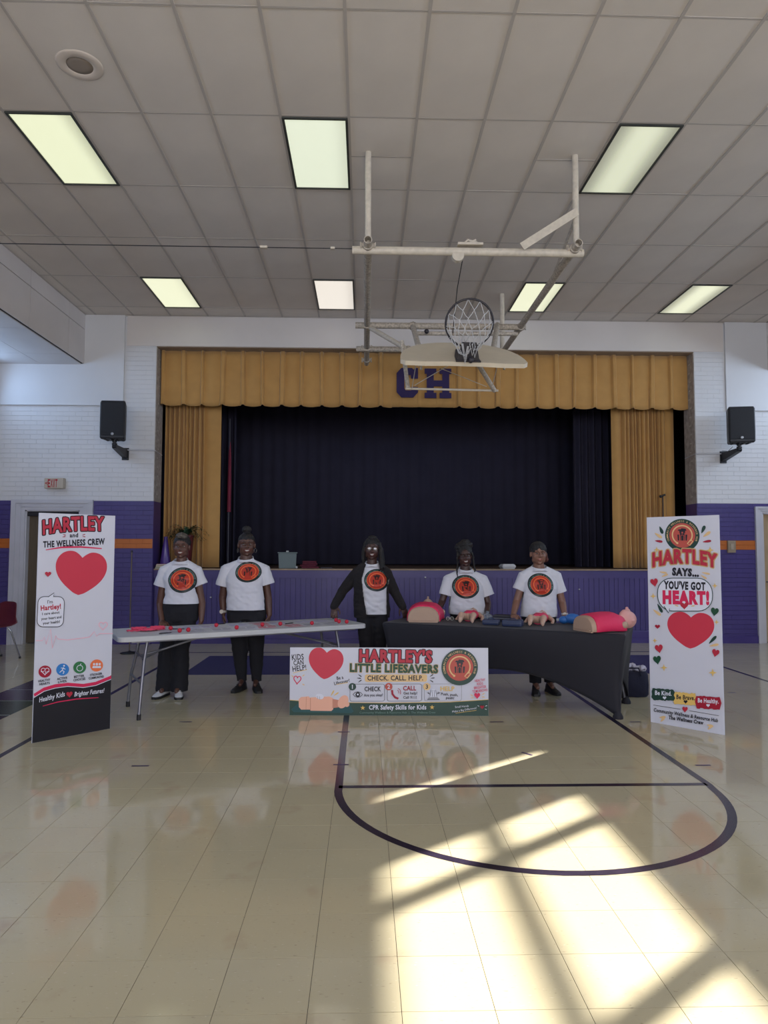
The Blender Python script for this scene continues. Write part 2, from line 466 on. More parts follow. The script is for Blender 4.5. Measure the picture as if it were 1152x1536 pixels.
DM[(8, 1)] = DM[(4, 1)]
LLAB = {(-5, 1): 'large lit ceiling light at front left, brighter along its left side', (-1, 1): 'large lit ceiling light at front centre, left of the hoop frame pipe',
        (4, 1): 'large lit ceiling light at front right with a bright middle streak', (-5, 4): 'small far ceiling light at left near the stage wall',
        (-1, 4): 'small far pinkish-white ceiling light above the stage centre', (4, 4): 'small far ceiling light partly behind the right hoop pipe',
        (8, 4): 'small far ceiling light at far right near the stage wall'}
for (i, r), lab in LLAB.items():
    x = CX+(i+.5)*CW; y = CY+(r+.5)*CD
    t = thing('ceiling_light', lab, 'light', (x, y, ZC), 0, 'rectangular ceiling lights')
    b = MB(); w, d = CW-.02, CD-.02; e = .022
    b.box(-w/2, -w/2+e, -d/2, d/2, -.012, .03); b.box(w/2-e, w/2, -d/2, d/2, -.012, .03)
    b.box(-w/2+e, w/2-e, -d/2, -d/2+e, -.012, .03); b.box(-w/2+e, w/2-e, d/2-e, d/2, -.012, .03)
    b.build('frame', LAMPFR, t)
    b = MB(); b.box(-w/2+e, w/2-e, -d/2+e, d/2-e, -.002, .028); b.build('diffuser', DM[(i, r)], t)
t = thing('ceiling_speaker', 'round flush ceiling speaker near the top left light', 'speaker', (-2.285, 5.317, ZC), 0)
b = MB(); b.lathe([(.10, -.008), (.105, -.014), (.165, -.012), (.18, -.004), (.182, .02)], seg=36, cap=False); b.build('trim_ring', mat('speaker_ring_beige', (.68, .60, .53), .6), t)
b = MB(); b.lathe([(.001, -.012), (.06, -.011), (.104, -.008), (.105, .01)], seg=32); b.build('grille', mat('speaker_grille', (.30, .25, .21), .7, bump=.4, bscale=400), t)

# soffits (boxed-in ducts along both sides)
for name, x0, x1, lab in (('soffit', XL, SOL, 'left'), ('soffit', SOR, XR, 'right')):
    sgn = 1 if x0 < 0 else -1
    xe = x1 if sgn > 0 else x0
    b = MB(); b.box(min(x0, x1)+.002, max(x0, x1)-.002, YR, YW, SOZ+.012, ZC+.1)
    so = tag(b.build('trim_1' if sgn > 0 else 'trim_2', CEILP), kind='structure')
    # face panels with open seams and underside panels
    ys = [YW-.002]
    while ys[-1] > 3.2: ys.append(ys[-1]-(.64 if len(ys) == 1 else 1.22))
    for a, c in zip(ys[1:], ys[:-1]):
        p = MB(); p.box(xe-.004*sgn if sgn > 0 else xe-.012, xe+.012 if sgn > 0 else xe+.004, a+.006, c-.006, SOZ+.012, ZC-.26); p.build('panel', SOFF, so)
        p = MB(); p.box(xe-.004 if sgn > 0 else xe-.012, xe+.012 if sgn > 0 else xe+.004, a+.004, c-.004, ZC-.25, ZC-.01); p.build('panel', SOFF, so)
        for q in range(2):
            xa = x0+.03+q*(x1-x0-.06)/2; xb = xa+(x1-x0-.06)/2
            p = MB(); p.box(xa+.004, xb-.004, a+.005, c-.005, SOZ, SOZ+.013); p.build('panel', SOFF, so)

# ---------- walls
BH, BL = 2.30/30, .205
def bricks(mbs, x0, x1, z0, z1, y, parity=0):
    """running bond of thin painted brick faces on plane y (facing -y)"""
    k = int(round(z0/BH)); 
    while k*BH < z1-.01:
        za = k*BH; zb = min((k+1)*BH, z1)
        tgt = mbs['white'] if k >= 30 else (mbs['orange'] if 20 <= k < 22 else mbs['purple'])
        off = (k % 2)*BL/2
        x = math.floor((x0-off)/BL)*BL+off
        while x < x1:
            a, c = max(x, x0)+.0003, min(x+BL, x1)-.0003
            if c-a > .012:
                d = R.uniform(-.0012, .0012); g = .0017; f = y-.006+d
                vs = [(a, y, za+g), (c, y, za+g), (c, y, zb-g), (a, y, zb-g), (a+.0005, f, za+g+.002), (c-.0005, f, za+g+.002), (c-.0005, f, zb-g-.002), (a+.0005, f, zb-g-.002)]
                tgt.add(vs, [(0,1,5,4),(1,2,6,5),(2,3,7,6),(3,0,4,7),(4,5,6,7)])
            x += BL
        k += 1
def wall_section(name, x0, x1, door, y=YW):
    """wall piece with a door hole, mortar-coloured backing and brick faces"""
    dx0, dx1, dz = door
    b = MB()
    def bb(xa, xb, za, zb):
        if xb-xa < .01: return
        for lo, hi, mi in ((0, 20*BH, 1), (20*BH, 22*BH, 2), (22*BH, 30*BH, 1), (30*BH, 9, 0)):
            a, c = max(za, lo), min(zb, hi)
            if c-a > .001: b.cur = mi; b.box(xa, xb, y, y+.38, a, c)
    bb(x0, dx0, 0, dz); bb(dx1, x1, 0, dz); bb(x0, x1, dz, ZC+.05)
    w = tag(b.build(name, [WHITE, PURPLE, ORANGE]), kind='structure')
    ms = {'white': MB(), 'purple': MB(), 'orange': MB()}
    bricks(ms, x0, dx0, .0, dz, y); bricks(ms, dx1, x1, 0, dz, y); bricks(ms, x0, x1, math.ceil(dz/BH)*BH, 3.87, y)
    if x0 < 0: bricks(ms, -3.93, x1, 3.87, ZC-.03, y)
    else: bricks(ms, x0, 6.03, 3.87, ZC-.03, y)
    tag(ms['white'].build('brick_courses', WHITE, w, fixn=False), 'white painted brick courses', kind='stuff')
    tag(ms['purple'].build('brick_courses', PURPLE, w, fixn=False), 'purple painted brick courses', kind='stuff')
    tag(ms['orange'].build('brick_courses', ORANGE, w, fixn=False), 'orange painted brick stripe', kind='stuff')
    return w
DL = (-5.47, -4.60, 28*BH); DR = (6.61, 7.5, 28*BH)
wl = wall_section('wall_stage_left', XL-.1, XW0, DL)
wr = wall_section('wall_stage_right', XW1, XR+.1, DR)
# smooth upper panels with bottom ledge
for w, x0, x1 in ((wl, XL, -3.945), (wr, 6.045, XR)):
    b = MB(); b.box(x0, x1, YW-.035, YW, 3.875, ZC); b.build('panel', WHITE_SM, w)
    b = MB(); b.box(x0, x1, YW-.05, YW, 3.855, 3.875); b.build('ledge', WHITE_SM, w)
# pilaster faces stand slightly proud
# header
b = MB(); b.box(XW0, XW1, YW, YW+.38, ZH, ZC+.05); b.box(XW0-.48, XW0, YW-.018, YW, ZH-.0, ZC) ; b.box(XW1, XW1+.5, YW-.018, YW, ZH, ZC)
b.box(XW0, XW1, YW-.018, YW, ZH, ZC)
hd = tag(b.build('wall_header', mat('white_paint_warm_bounce', (.66, .62, .60), .5, var=.04, vscale=1.2)), kind='structure')  # white paint tinted warm: light bounced off the floor is put into the colour
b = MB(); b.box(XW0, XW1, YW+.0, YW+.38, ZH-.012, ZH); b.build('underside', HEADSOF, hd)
# jamb returns
for w, x, s in ((wl, XW0, 1), (wr, XW1, -1)):
    b = MB(); b.box(min(x, x+.008*s), max(x, x+.008*s), YW+.012, YW+.38, 2.30, ZH-.012); b.build('jamb_face', JAMB, w)
    b = MB(); b.box(min(x, x+.008*s), max(x, x+.008*s), YW, YW+.38, 0, 2.30); b.build('jamb_face', PURPLE_D, w)
    # toothed brick ends showing along the plaster edge
    b = MB()
    for k in range(34):
        z = 2.34+k*.075
        if k % 2 and z < ZH-.1: b.box(min(x, x+.011*s), max(x, x+.011*s), YW+.10+.02*(k % 3), YW+.16+.02*(k % 3), z, z+.018)
    tag(b.build('brick_ends', mat('pale_mortar', (.5, .47, .44), .8), w), kind='stuff')
    b = MB(); b.tube([(x+.0, YW-.02, 3.126), (x+(-.62 if s > 0 else .42), YW-.02, 3.13)], .009, 8)
    b.tube([(x+.012*s, YW-.02, 3.126), (x+.012*s, YW+.36, 3.10)], .009, 8); b.build('conduit', TRIMW, w)
# side walls with window openings, and a plain rear wall
def side_wall(name, x, wy, sgn):
    z0, z1 = 3.82, 4.52
    b = MB()
    xa, xb = (x-.04, x) if sgn > 0 else (x, x+.04)
    def bb(ya, yb, za, zb):
        for lo, hi, mi in ((0, 20*BH, 1), (20*BH, 22*BH, 2), (22*BH, 30*BH, 1), (30*BH, 9, 0)):
            a, c = max(za, lo), min(zb, hi)
            if c-a > .001: b.cur = mi; b.box(xa, xb, ya, yb, a, c)
    bb(YR, YW+.1, 0, z0); bb(YR, YW+.1, z1, ZC+.1)
    ys = sorted(wy); prev = YR
    for a, c in ys:
        if a-prev > .001: bb(prev, a, z0, z1)
        prev = c
    bb(prev, YW+.1, z0, z1)
    return tag(b.build(name, [WHITE, PURPLE, ORANGE]), kind='structure')
def wins(first):
    out = list(first); y = out[-1][0]-.14
    while y-1.14 > YR+.3: out.append((y-1.14, y)); y -= 1.28
    return out
RW = wins([(10.28, 10.41), (9.16, 9.48), (7.87, 9.03), (6.58, 7.73)])
LW = wins([(9.9, 11.0), (8.6, 9.75)])
side_wall('wall_right', XR, RW, -1); side_wall('wall_left', XL, LW, 1)
def glass_mat():
    m = bpy.data.materials.new('window_glass'); m.use_nodes = True; nt = m.node_tree
    for n in list(nt.nodes): nt.nodes.remove(n)
    o = nt.nodes.new('ShaderNodeOutputMaterial'); t = nt.nodes.new('ShaderNodeBsdfTransparent'); g = nt.nodes.new('ShaderNodeBsdfGlossy'); x = nt.nodes.new('ShaderNodeMixShader')
    x.inputs[0].default_value = .06; g.inputs['Roughness'].default_value = .02
    nt.links.new(t.outputs[0], x.inputs[1]); nt.links.new(g.outputs[0], x.inputs[2]); nt.links.new(x.outputs[0], o.inputs[0]); return m
GLASS = glass_mat()
n = 0
for X, ws in ((XR+.02, RW), (XL-.02, LW)):
    for a, c in ws:
        n += 1
        b = MB(); b.box(X-.02, X+.02, a-.01, c+.01, 4.155, 4.225); b.box(X-.02, X+.02, a-.01, c+.01, 3.80, 3.822); b.box(X-.02, X+.02, a-.01, c+.01, 4.518, 4.54)
        w = tag(b.build('window_%d' % n, TRIMW), kind='structure')
        b = MB(); b.box(X-.003, X+.003, a, c, 3.822, 4.518); b.build('pane', GLASS, w)
b = MB(); b.box(XL-.1, XR+.1, YR-.1, YR, 0, ZC+.1); tag(b.build('wall_rear', WHITE), kind='structure')

# window frames added around the rear fill lamp, unseen behind the camera
for k in range(4):
    xa = -3.5+k*2.27
    b = MB()
    for q in range(4): b.box(xa+q*.71-.03, xa+q*.71+.03, YR, YR+.08, 1.3, 3.9)
    for z in (1.3, 2.17, 3.03, 3.9): b.box(xa, xa+2.13, YR, YR+.08, z-.03, z+.03)
    n += 1; w = tag(b.build('window_%d' % n, TRIMW), kind='structure')
    b = MB(); b.box(xa, xa+2.13, YR+.03, YR+.036, 1.3, 3.9); b.build('pane', GLASS, w)

# baseboards
for nm, x0, x1 in (('baseboard_left', DL[1]+.22, XW0), ('baseboard_left_outer', XL, DL[0]-.22), ('baseboard_right', XW1, DR[0]-.135)):
    b = MB(); b.box(x0, x1, YW-.03, YW, 0, .11); b.box(x0, x1, YW-.022, YW, .11, .125); tag(b.build(nm, PURPLE_D), kind='structure')

# doors
def door(nm, d, leaf, s):
    x0, x1, z1 = d
    b = MB(); q = 1.0 if s > 0 else .62; y = YW-.012
    for a, c, yy in ((x0-.215*q, x0-.14*q, y-.035), (x0-.14*q, x0-.06*q, y-.02), (x0-.06*q, x0, y-.008)):
        b.box(a, c, yy, YW+.02, 0, z1+(x0-a)*.78)
        b.box(x1+(x0-c), x1+(x0-a), yy, YW+.02, 0, z1+(x0-a)*.78)
    for h0, h1, yy in ((0, .05*q, y-.008), (.05*q, .11*q, y-.02), (.11*q, .168*q, y-.035)):
        b.box(x0-h0/.78, x1+h0/.78, yy, YW+.02, z1+h0, z1+h1)
    b.box(x0-.001, x0+.02, YW, YW+.2, 0, z1); b.box(x1-.02, x1+.001, YW, YW+.2, 0, z1); b.box(x0, x1, YW, YW+.2, z1-.02, z1)
    w = tag(b.build(nm, TRIMW), kind='structure')
    b = MB(); b.box(x0+.02, x1-.02, YW+.10, YW+.14, .01, z1-.02); l = b.build('door_leaf', leaf, w)
    b = MB(); hx = x0+.1 if s < 0 else x1-.1
    b.tube([(hx, YW+.10, 1.0), (hx, YW+.04, 1.0), (hx+.1*s*-1, YW+.04, 1.0)], .01, 8); b.build('door_handle', STEEL, l)
    return w
d1 = door('door_1', DL, mat('dark_olive_wood', (.10, .075, .045), .5, var=.15, vscale=10, stretch=(8, 1, .5)), 1)
b = MB(); b.box(DL[0]+.02, DL[1]-.02, YW+.02, YW+.10, 2.05, 2.12, bev=.01); b.build('door_closer_rail', BLACKM, d1)
d2 = door('door_2', DR, mat('tan_wood', (.42, .31, .18), .45, var=.12, vscale=10, stretch=(8, 1, .5)), -1)

# ---------- stage
b = MB(); b.box(XW0, XW1, SYF, 16.0, ZS-.12, ZS)
b.cur = 1; b.box(XW0, XW1, SYF-.03, SYF+.01, ZS-.022, ZS+.002)
stage = tag(b.build('floor_stage', [STAGEW, NOSE]), kind='structure')
b = MB(); b.box(XW0, XW1, SYF+.02, SYF+.12, 0, ZS-.12)
sf = tag(b.build('wall_stage_front', PURPLE), kind='structure')
pb = MB(); x = XW0+.01
while x < XW1-.02:
    x2 = min(x+.085, XW1); pb.box(x+.003, x2-.003, SYF+.006, SYF+.02, .19, ZS-.13); x = x2
tag(pb.build('beadboard_strips', PURPLE, sf), kind='stuff')
b = MB(); b.box(XW0, XW1, SYF-.008, SYF+.02, ZS-.15, ZS-.022); b.build('top_rail', PURPLE, sf)
for k in range(8):
    xx = XW0+.02+k*1.27
    b = MB(); b.box(xx, xx+.07, SYF-.004, SYF+.02, .19, ZS-.15); b.build('stile', PURPLE, sf)
b = MB(); b.box(XW0, XW1, SYF-.045, SYF+.02, .02, .20, bev=.01); b.box(XW0, XW1, SYF-.075, SYF+.02, 0, .075); b.build('base_rail', PURPLE_D, sf)
for px, py in ((316, 896), (638, 866), (840, 861), (869, 884)):
    p = W(px, py, SYF-.01); b = MB(); b.ell((0, 0, 0), (.016, .012, .012), 8, 6); b.build('wall_chip', WHITEP, sf, loc=p)
# stage shell
b = MB(); b.box(XW0-1.5, XW1+1.5, 15.9, 16.0, ZS, 6.2); b.box(XW0-1.5, XW1+1.5, YW+.4, 16, 6.2, 6.3)
b.box(XW0-1.6, XW0-1.5, YW+.38, 16, 0, 6.3); b.box(XW1+1.5, XW1+1.6, YW+.38, 16, 0, 6.3); b.box(XW0-1.5, XW1+1.5, YW+.38, 16, ZS-.2, ZS-.125)
b.box(XW0-1.6, XW1+1.6, YW+.38, YW+.44, ZC-.2, 6.3); b.box(XW0-1.6, XW0-.02, YW+.38, YW+.44, 0, 6.3); b.box(XW1+.02, XW1+1.6, YW+.38, YW+.44, 0, 6.3)
for dd in (DL, DR): b.box(dd[0]-.3, dd[1]+.3, YW+.45, YW+.5, -.1, 2.6); b.box(dd[0]-.3, dd[0]-.25, YW+.3, YW+.5, -.1, 2.6); b.box(dd[1]+.25, dd[1]+.3, YW+.3, YW+.5, -.1, 2.6)  # dark boxes added behind the doors to stop daylight leaking past them
tag(b.build('wall_backstage_and_light_stops', mat('dark_backstage_paint', (.02, .018, .02), .9)), kind='structure')

def curtain(name, x0, x1, z0, z1, y, prof, m, label, cat='curtain', group=None, nx=200, nz=8, thick=True):
    vs = []; fs = []
    for j in range(nz+1):
        v = j/nz
        for i in range(nx+1):
            u = i/nx
            dx, dy, dz = prof(u, v)
            vs.append((x0+(x1-x0)*u+dx, y+dy, z0+(z1-z0)*v+dz))
    for j in range(nz):
        for i in range(nx):
            a = j*(nx+1)+i; fs.append((a, a+1, a+nx+2, a+nx+1))
    o = link_mesh(name, vs, fs, m, smooth=True)
    if thick:
        md = o.modifiers.new('t', 'SOLIDIFY'); md.thickness = .006
    return tag(o, label, cat, group)
def fold(amp, n, ph=0):
    return lambda u, v: amp*math.sin(2*PI*n*u+ph)
def prof_black(u, v): return (0, .014*math.sin(2*PI*46*u)+.010*math.sin(2*PI*11*u+v), 0)
curtain('black_backdrop_curtain', XW0-1.0, XW1+1.0, ZS+.02, 6.0, 14.4, prof_black, BLACKC, 'wide black backdrop curtain closing the rear of the stage', nx=700, nz=2)
curtain('black_side_curtain', -3.4, -2.36, ZS+.01, 5.4, 12.6, lambda u, v: (0, .05*math.sin(2*PI*9*u), 0), BLACKC, 'narrow black side curtain behind the left gold curtain', nx=120, nz=2)
curtain('black_side_curtain', 3.9, 5.1, ZS+.01, 5.4, 12.6, lambda u, v: (0, .05*math.sin(2*PI*9*u), 0), BLACKC, 'narrow black side curtain behind the right gold curtain', nx=120, nz=2)
def prof_gl(u, v):      # pleats left, smooth flat panel towards the centre
    if u < .70: a = (.085*abs(math.sin(PI*(u+.012*math.sin(u*17))/.70*9.5))**.8 + .015*math.sin(u*71+1)); 
    else: a = .05*math.sin(PI*(u-.70)/.30*1.0)*.8
    return ((.02*(1-v))*math.sin(u*20)-.06*(1-v)*(u > .9)*(u-.9)*10*.3, -a, 0)
curtain('gold_side_curtain', -3.42, -2.47, ZS+.012, 4.25, 11.76, prof_gl, GOLD, 'gold stage curtain gathered at the left of the opening', group='gold stage curtains', nx=260, nz=10)
def prof_gr(u, v):
    if u < .16: a = .045*math.sin(PI*u/.16)
    elif u > .84: a = .03*math.sin(PI*(u-.84)/.16)
    else: a = .085*abs(math.sin(PI*(u-.16+.010*math.sin(u*19))/.68*11))**.8 + .014*math.sin(u*61)
    return (.015*(1-v)*math.sin(u*23), -a, 0)
curtain('gold_side_curtain', 4.30, 5.41, ZS+.012, 4.25, 11.76, prof_gr, GOLD, 'gold stage curtain gathered at the right of the opening', group='gold stage curtains', nx=300, nz=10)
NPL = 27
def prof_val(u, v):
    # box pleats: flat swags with narrow raised folds between them; flat stretch at the letters
    s = u*NPL; k = math.floor(s); f = s-k
    X = XW0+.01+(XW1-XW0-.02)*u
    flat = 1.0
    if .45 < X < 1.50: flat = .12
    w = .26+.05*math.sin(k*2.3)
    def sm(t): t = max(0, min(1, t)); return t*t*(3-2*t)
    if f < w: d = -.055*sm(f/.07)*sm((w-f)/.07)
    else: d = -.022*math.sin(PI*(f-w)/(1-w))*(.5+.5*math.sin(k*3.1+v*2))
    dz = 0
    if v < .3:
        dz = (-.016*math.sin(PI*(f-w)/(1-w)) if f > w else .014*math.sin(PI*f/w))*(1-v/.3)*flat
    return (.014*(1-v)*math.sin(k*1.7), d*flat*(.8+.2*v), dz)
val = curtain('gold_valance', XW0+.012, XW1-.012, 3.925, ZH-.012, 11.42, prof_val, GOLD, 'gold pleated valance across the top of the stage bearing the purple letters', nx=NPL*40, nz=10)
# block letters C H
def letter(name, polys, px0, px1, py0, py1, lab):
    b = MB(); Y = 11.372
    A = W(px0, py1, Y); B = W(px1, py0, Y)
    f = lambda u, v, d: Vector((A.x+(B.x-A.x)*u, Y+d, A.z+(B.z-A.z)*v))
    for p in polys: b.prism(p, 0, .006, f)
    o = b.build(name, mat('purple_felt', (.034, .022, .095), .9), val); o['label'] = lab
c = .22
letter('letter', [[(c,0),(1-c,0),(1,c*.8),(1,.36),(.68,.36),(.68,.24),(.42,.24),(.36,.3),(.36,.7),(.42,.76),(.66,.76),(.68,.64),(1,.64),(1,1),(.86,1),(.80,.94),(.72,1),(c,1),(0,1-c*.8),(0,c*.8)]], 595, 627, 552, 596, 'block letter C')
letter('letter', [[(0,0),(.44,0),(.44,.18),(.34,.18),(.34,.40),(.66,.40),(.66,.18),(.56,.18),(.56,0),(1,0),(1,.18),(.92,.18),(.92,.82),(1,.82),(1,1),(.56,1),(.56,.82),(.66,.82),(.66,.60),(.34,.60),(.34,.82),(.44,.82),(.44,1),(0,1),(0,.82),(.08,.82),(.08,.18),(0,.18)]], 637, 677, 553, 597, 'block letter H')

# ================================================================== FLAT PRINT (lettering and drawings on boards and shirts)
def ink(name, rgb, rough=.45):
    return mat('ink_'+name, RGB(*rgb)[:3], rough)
INK = {'white': ink('white', (222, 224, 238)), 'cream': ink('cream', (228, 192, 138)), 'peach': ink('peach', (232, 172, 132)), 'red': ink('red', (186, 40, 62)), 'crimson': ink('crimson', (165, 20, 50)),
       'dark': ink('dark', (28, 26, 38)), 'green': ink('green', (22, 72, 48)), 'dgreen': ink('dgreen', (26, 62, 52)), 'orange': ink('orange', (238, 120, 70)), 'coral': ink('coral', (190, 82, 70)),
       'blue': ink('blue', (48, 125, 200)), 'teal': ink('teal', (30, 80, 84)), 'lgreen': ink('lgreen', (50, 120, 72)), 'yellow': ink('yellow', (228, 190, 105)), 'pink': ink('pink', (240, 190, 205)),
       'maroon': ink('maroon', (140, 20, 40)), 'black': ink('black', (22, 20, 28)), 'skin': ink('skin', (238, 180, 155)), 'skind': ink('skind', (205, 140, 118)), 'magenta': ink('magenta', (215, 35, 85)),
       'ldred': ink('light_red', (205, 52, 74)), 'grey': ink('grey', (150, 150, 155)), 'neon': ink('shirt_orange', (232, 108, 58)), 'shirtred': ink('shirt_red', (178, 50, 34)), 'fig': ink('shirt_dark', (38, 22, 24)), 'ring': ink('shirt_ring', (24, 38, 40)), 'faint': ink('faint', (110, 140, 132))}
INKN = list(INK)
_fc = {}
def font_mesh(body, off):
    k = (body, off)
    if k in _fc: return _fc[k]
    cu = bpy.data.curves.new('t', 'FONT'); cu.body = body; cu.size = 1; cu.offset = off; cu.resolution_u = 2; cu.align_x = 'CENTER'
    cu.space_character = 1.0+off*2.4
    o = bpy.data.objects.new('t', cu); COL.objects.link(o)
    dg = bpy.context.evaluated_depsgraph_get(); me = bpy.data.meshes.new_from_object(o.evaluated_get(dg))
    vs = [(v.co.x, v.co.y) for v in me.vertices]; fs = [tuple(p.vertices) for p in me.polygons]
    bpy.data.objects.remove(o); bpy.data.curves.remove(cu); bpy.data.meshes.remove(me)
    _fc[k] = (vs, fs); return _fc[k]
class Art:
    """2-D artwork in y-down drawing units, later mapped onto a surface"""
    def __init__(s): s.v = []; s.f = []; s.m = []; s.layer = 0; s.lay = []
    def add(s, vs, fs, c, bump=True):
        n = len(s.v); L = s.layer
        s.v += [(x, y, L) for x, y in vs]
        for f in fs: s.f.append(tuple(i+n for i in f)); s.m.append(INKN.index(c))
        if bump: s.layer += 1
    def poly(s, pts, c):
        tr = tessellate_polygon([[Vector((x, y, 0)) for x, y in pts]]); s.add(pts, [tuple(t) for t in tr], c)
    def disc(s, x, y, rx, ry, c, n=28, rings=1, a0=0, rot=0):
        vs = [(x, y)]; fs = []
        for j in range(1, rings+1):
            for k in range(n):
                a = 2*PI*k/n; u, v = rx*j/rings*math.cos(a), ry*j/rings*math.sin(a)
                vs.append((x+u*math.cos(rot)-v*math.sin(rot), y+u*math.sin(rot)+v*math.cos(rot)))
        for k in range(n): fs.append((0, 1+k, 1+(k+1) % n))
        for j in range(1, rings):
            for k in range(n):
                a = 1+(j-1)*n; b = 1+j*n; fs.append((a+k, b+k, b+(k+1) % n, a+(k+1) % n))
        s.add(vs, fs, c)
    def stroke(s, pts, w, c, closed=False, taper=False):
        n = len(pts); vs = []; fs = []
        for i, p in enumerate(pts):
            a = pts[(i-1) % n if closed else max(i-1, 0)]; b = pts[(i+1) % n if closed else min(i+1, n-1)]
            tx, ty = b[0]-a[0], b[1]-a[1]; l = math.hypot(tx, ty) or 1; ww = w/2
            if taper: ww *= max(.12, math.sin(PI*min(1, (i+.4)/(n)))**.7)
            vs += [(p[0]-ty/l*ww, p[1]+tx/l*ww), (p[0]+ty/l*ww, p[1]-tx/l*ww)]
        for i in range(n if closed else n-1):
            j = (i+1) % n; fs.append((2*i, 2*i+1, 2*j+1, 2*j))
        s.add(vs, fs, c)
    def arc(s, x, y, rx, ry, a0, a1, w, c, n=30):
        s.stroke([(x+rx*math.cos(a0+(a1-a0)*k/n), y+ry*math.sin(a0+(a1-a0)*k/n)) for k in range(n+1)], w, c)
    def rrect(s, x0, y0, x1, y1, r, c, out=None, w=2):
        pts = []
        for cx, cy, a in ((x1-r, y0+r, -90), (x1-r, y1-r, 0), (x0+r, y1-r, 90), (x0+r, y0+r, 180)):
            for k in range(7): an = math.radians(a+15*k); pts.append((cx+r*math.cos(an), cy+r*math.sin(an)))
        if c: s.poly(pts, c)
        if out: s.stroke(pts, w, out, closed=True)
    def heart(s, x, y, w, c, h=None, rot=0, out=None, ow=2):
        h = h or w; pts = []
        for k in range(32):
            t = 2*PI*k/32; u = .5*math.sin(t)**3*w*1.0; v = -(13*math.cos(t)-5*math.cos(2*t)-2*math.cos(3*t)-math.cos(4*t)+2.5)/29*h
            pts.append((x+u*math.cos(rot)-v*math.sin(rot), y+u*math.sin(rot)+v*math.cos(rot)))
        if c: s.poly(pts, c)
        if out: s.stroke(pts, ow, out, closed=True)
    def plump_heart(s, x, y, w, h, c, rot=0):
        half = [(0, -.355), (.07, -.43), (.17, -.49), (.29, -.485), (.40, -.42), (.475, -.30), (.50, -.15), (.475, 0), (.41, .14), (.31, .27), (.20, .375), (.10, .455), (0, .5)]
        q = []
        for i in range(len(half)-1):
            p0 = half[max(i-1, 0)]; p1 = half[i]; p2 = half[i+1]; p3 = half[min(i+2, len(half)-1)]
            for t in (0, .34, .67):
                q.append(tuple(.5*(2*p1[d]+(p2[d]-p0[d])*t+(2*p0[d]-5*p1[d]+4*p2[d]-p3[d])*t*t+(3*p1[d]-p0[d]-3*p2[d]+p3[d])*t**3) for d in (0, 1)))
        q.append(half[-1]); full_ = q+[(-u, v) for u, v in q[-2:0:-1]]
        pts = [(x+u*w*math.cos(rot)-v*h*math.sin(rot), y+u*w*math.sin(rot)+v*h*math.cos(rot)) for u, v in full_]
        s.poly(pts, c)
    def star(s, x, y, r, c, n=4, k=.32, rot=0):
        s.poly([(x+(r if i % 2 == 0 else r*k)*math.sin(PI*i/n+rot), y-(r if i % 2 == 0 else r*k)*math.cos(PI*i/n+rot)) for i in range(2*n)], c)
    def petal(s, x, y, l, w, ang, c):
        pts = []
        for k in range(14):
            t = 2*PI*k/14; u = l/2*math.cos(t); v = w/2*math.sin(t)*(1+.5*math.cos(t))
            pts.append((x+u*math.cos(ang)-v*math.sin(ang), y+u*math.sin(ang)+v*math.cos(ang)))
        s.poly(pts, c)
    def text(s, body, x, y, h, c, off=0.0, rot=0.0, arch=0.0, width=None, shear=0, out=None, ow=.05, taper=0.0, bump=True):
        """cap height h, centred at x, baseline-centre y; arch raises the middle"""
        layers = []
        if out: layers.append((out, off+ow, True))
        layers.append((c, off, False))
        vs0, _ = font_mesh(body, off)
        wx = max(p[0] for p in vs0)-min(p[0] for p in vs0)
        mx = (max(p[0] for p in vs0)+min(p[0] for p in vs0))/2
        sc = h/.70
        sx = (width/(wx)) if width else sc
        ca, sa = math.cos(rot), math.sin(rot)
        for col, of, isout in layers:
            if isout:
                # outline: the same glyphs drawn around themselves
                vs, fs = font_mesh(body, off); k = ow
                shifts = [(math.cos(q*PI/4)*k, math.sin(q*PI/4)*k) for q in range(8)]
            else:
                vs, fs = font_mesh(body, off); shifts = [(0, 0)]
            for dx, dy in shifts:
                o = []
                for u, v in vs:
                    uu = (u-mx)*sx+dx*sc; vv = (v+dy)*sc
                    n = 2*uu/((wx*sx) or 1)
                    vv2 = vv*(1+taper*n*n)+arch*(1-n*n)
                    uu += shear*vv
                    o.append((x+uu*ca+vv2*sa, y+uu*sa-vv2*ca))
                s.add(o, fs, col, bump=False)
            if bump: s.layer += 1
    def ringtext(s, body, x, y, rx, ry, h, c, a0=-200, a1=20, off=.01):
        n = len(body)
        for i, ch in enumerate(body):
            if ch == ' ': continue
            a = math.radians(a0+(a1-a0)*(i+.5)/n)
            s.text(ch, x+rx*math.cos(a), y+ry*math.sin(a), h, c, off, rot=a+PI/2, bump=False)
        s.layer += 1
    def logo(s, x, y, rx, ry, shirt=False, text=True, rings=1):
        A = 'ring' if shirt else 'dgreen'; B_ = 'shirtred' if shirt else 'coral'; C_ = 'neon' if shirt else 'peach'; D = 'fig' if shirt else 'dark'
        n = 48
        s.disc(x, y, rx, ry, A, n, 4*rings)
        if shirt: s.disc(x, y, rx*.79, ry*.79, 'neon', n, 4*rings)
        s.disc(x, y, rx*.75, ry*.75, B_, n, 4*rings)
        if not shirt: pass
        s.arc(x, y-ry*.02, rx*.57, ry*.57, math.radians(125), math.radians(400), rx*.075, C_ if shirt else 'cream', 40)
        s.disc(x-rx*.30, y+ry*.47, rx*.065, ry*.065, 'cream' if not shirt else 'neon', 12)
        R_ = lambda a, b: (x+rx*a, y+ry*b)
        hk = 1.22 if shirt else 1.08
        s.stroke([R_(.48, .26), R_(.60, .36), R_(.42, .60), R_(.28, .50), R_(.48, .26)], rx*.055, 'cream' if not shirt else 'neon')
        Q_ = lambda a, b: (x+rx*a*hk, y+ry*b*hk)
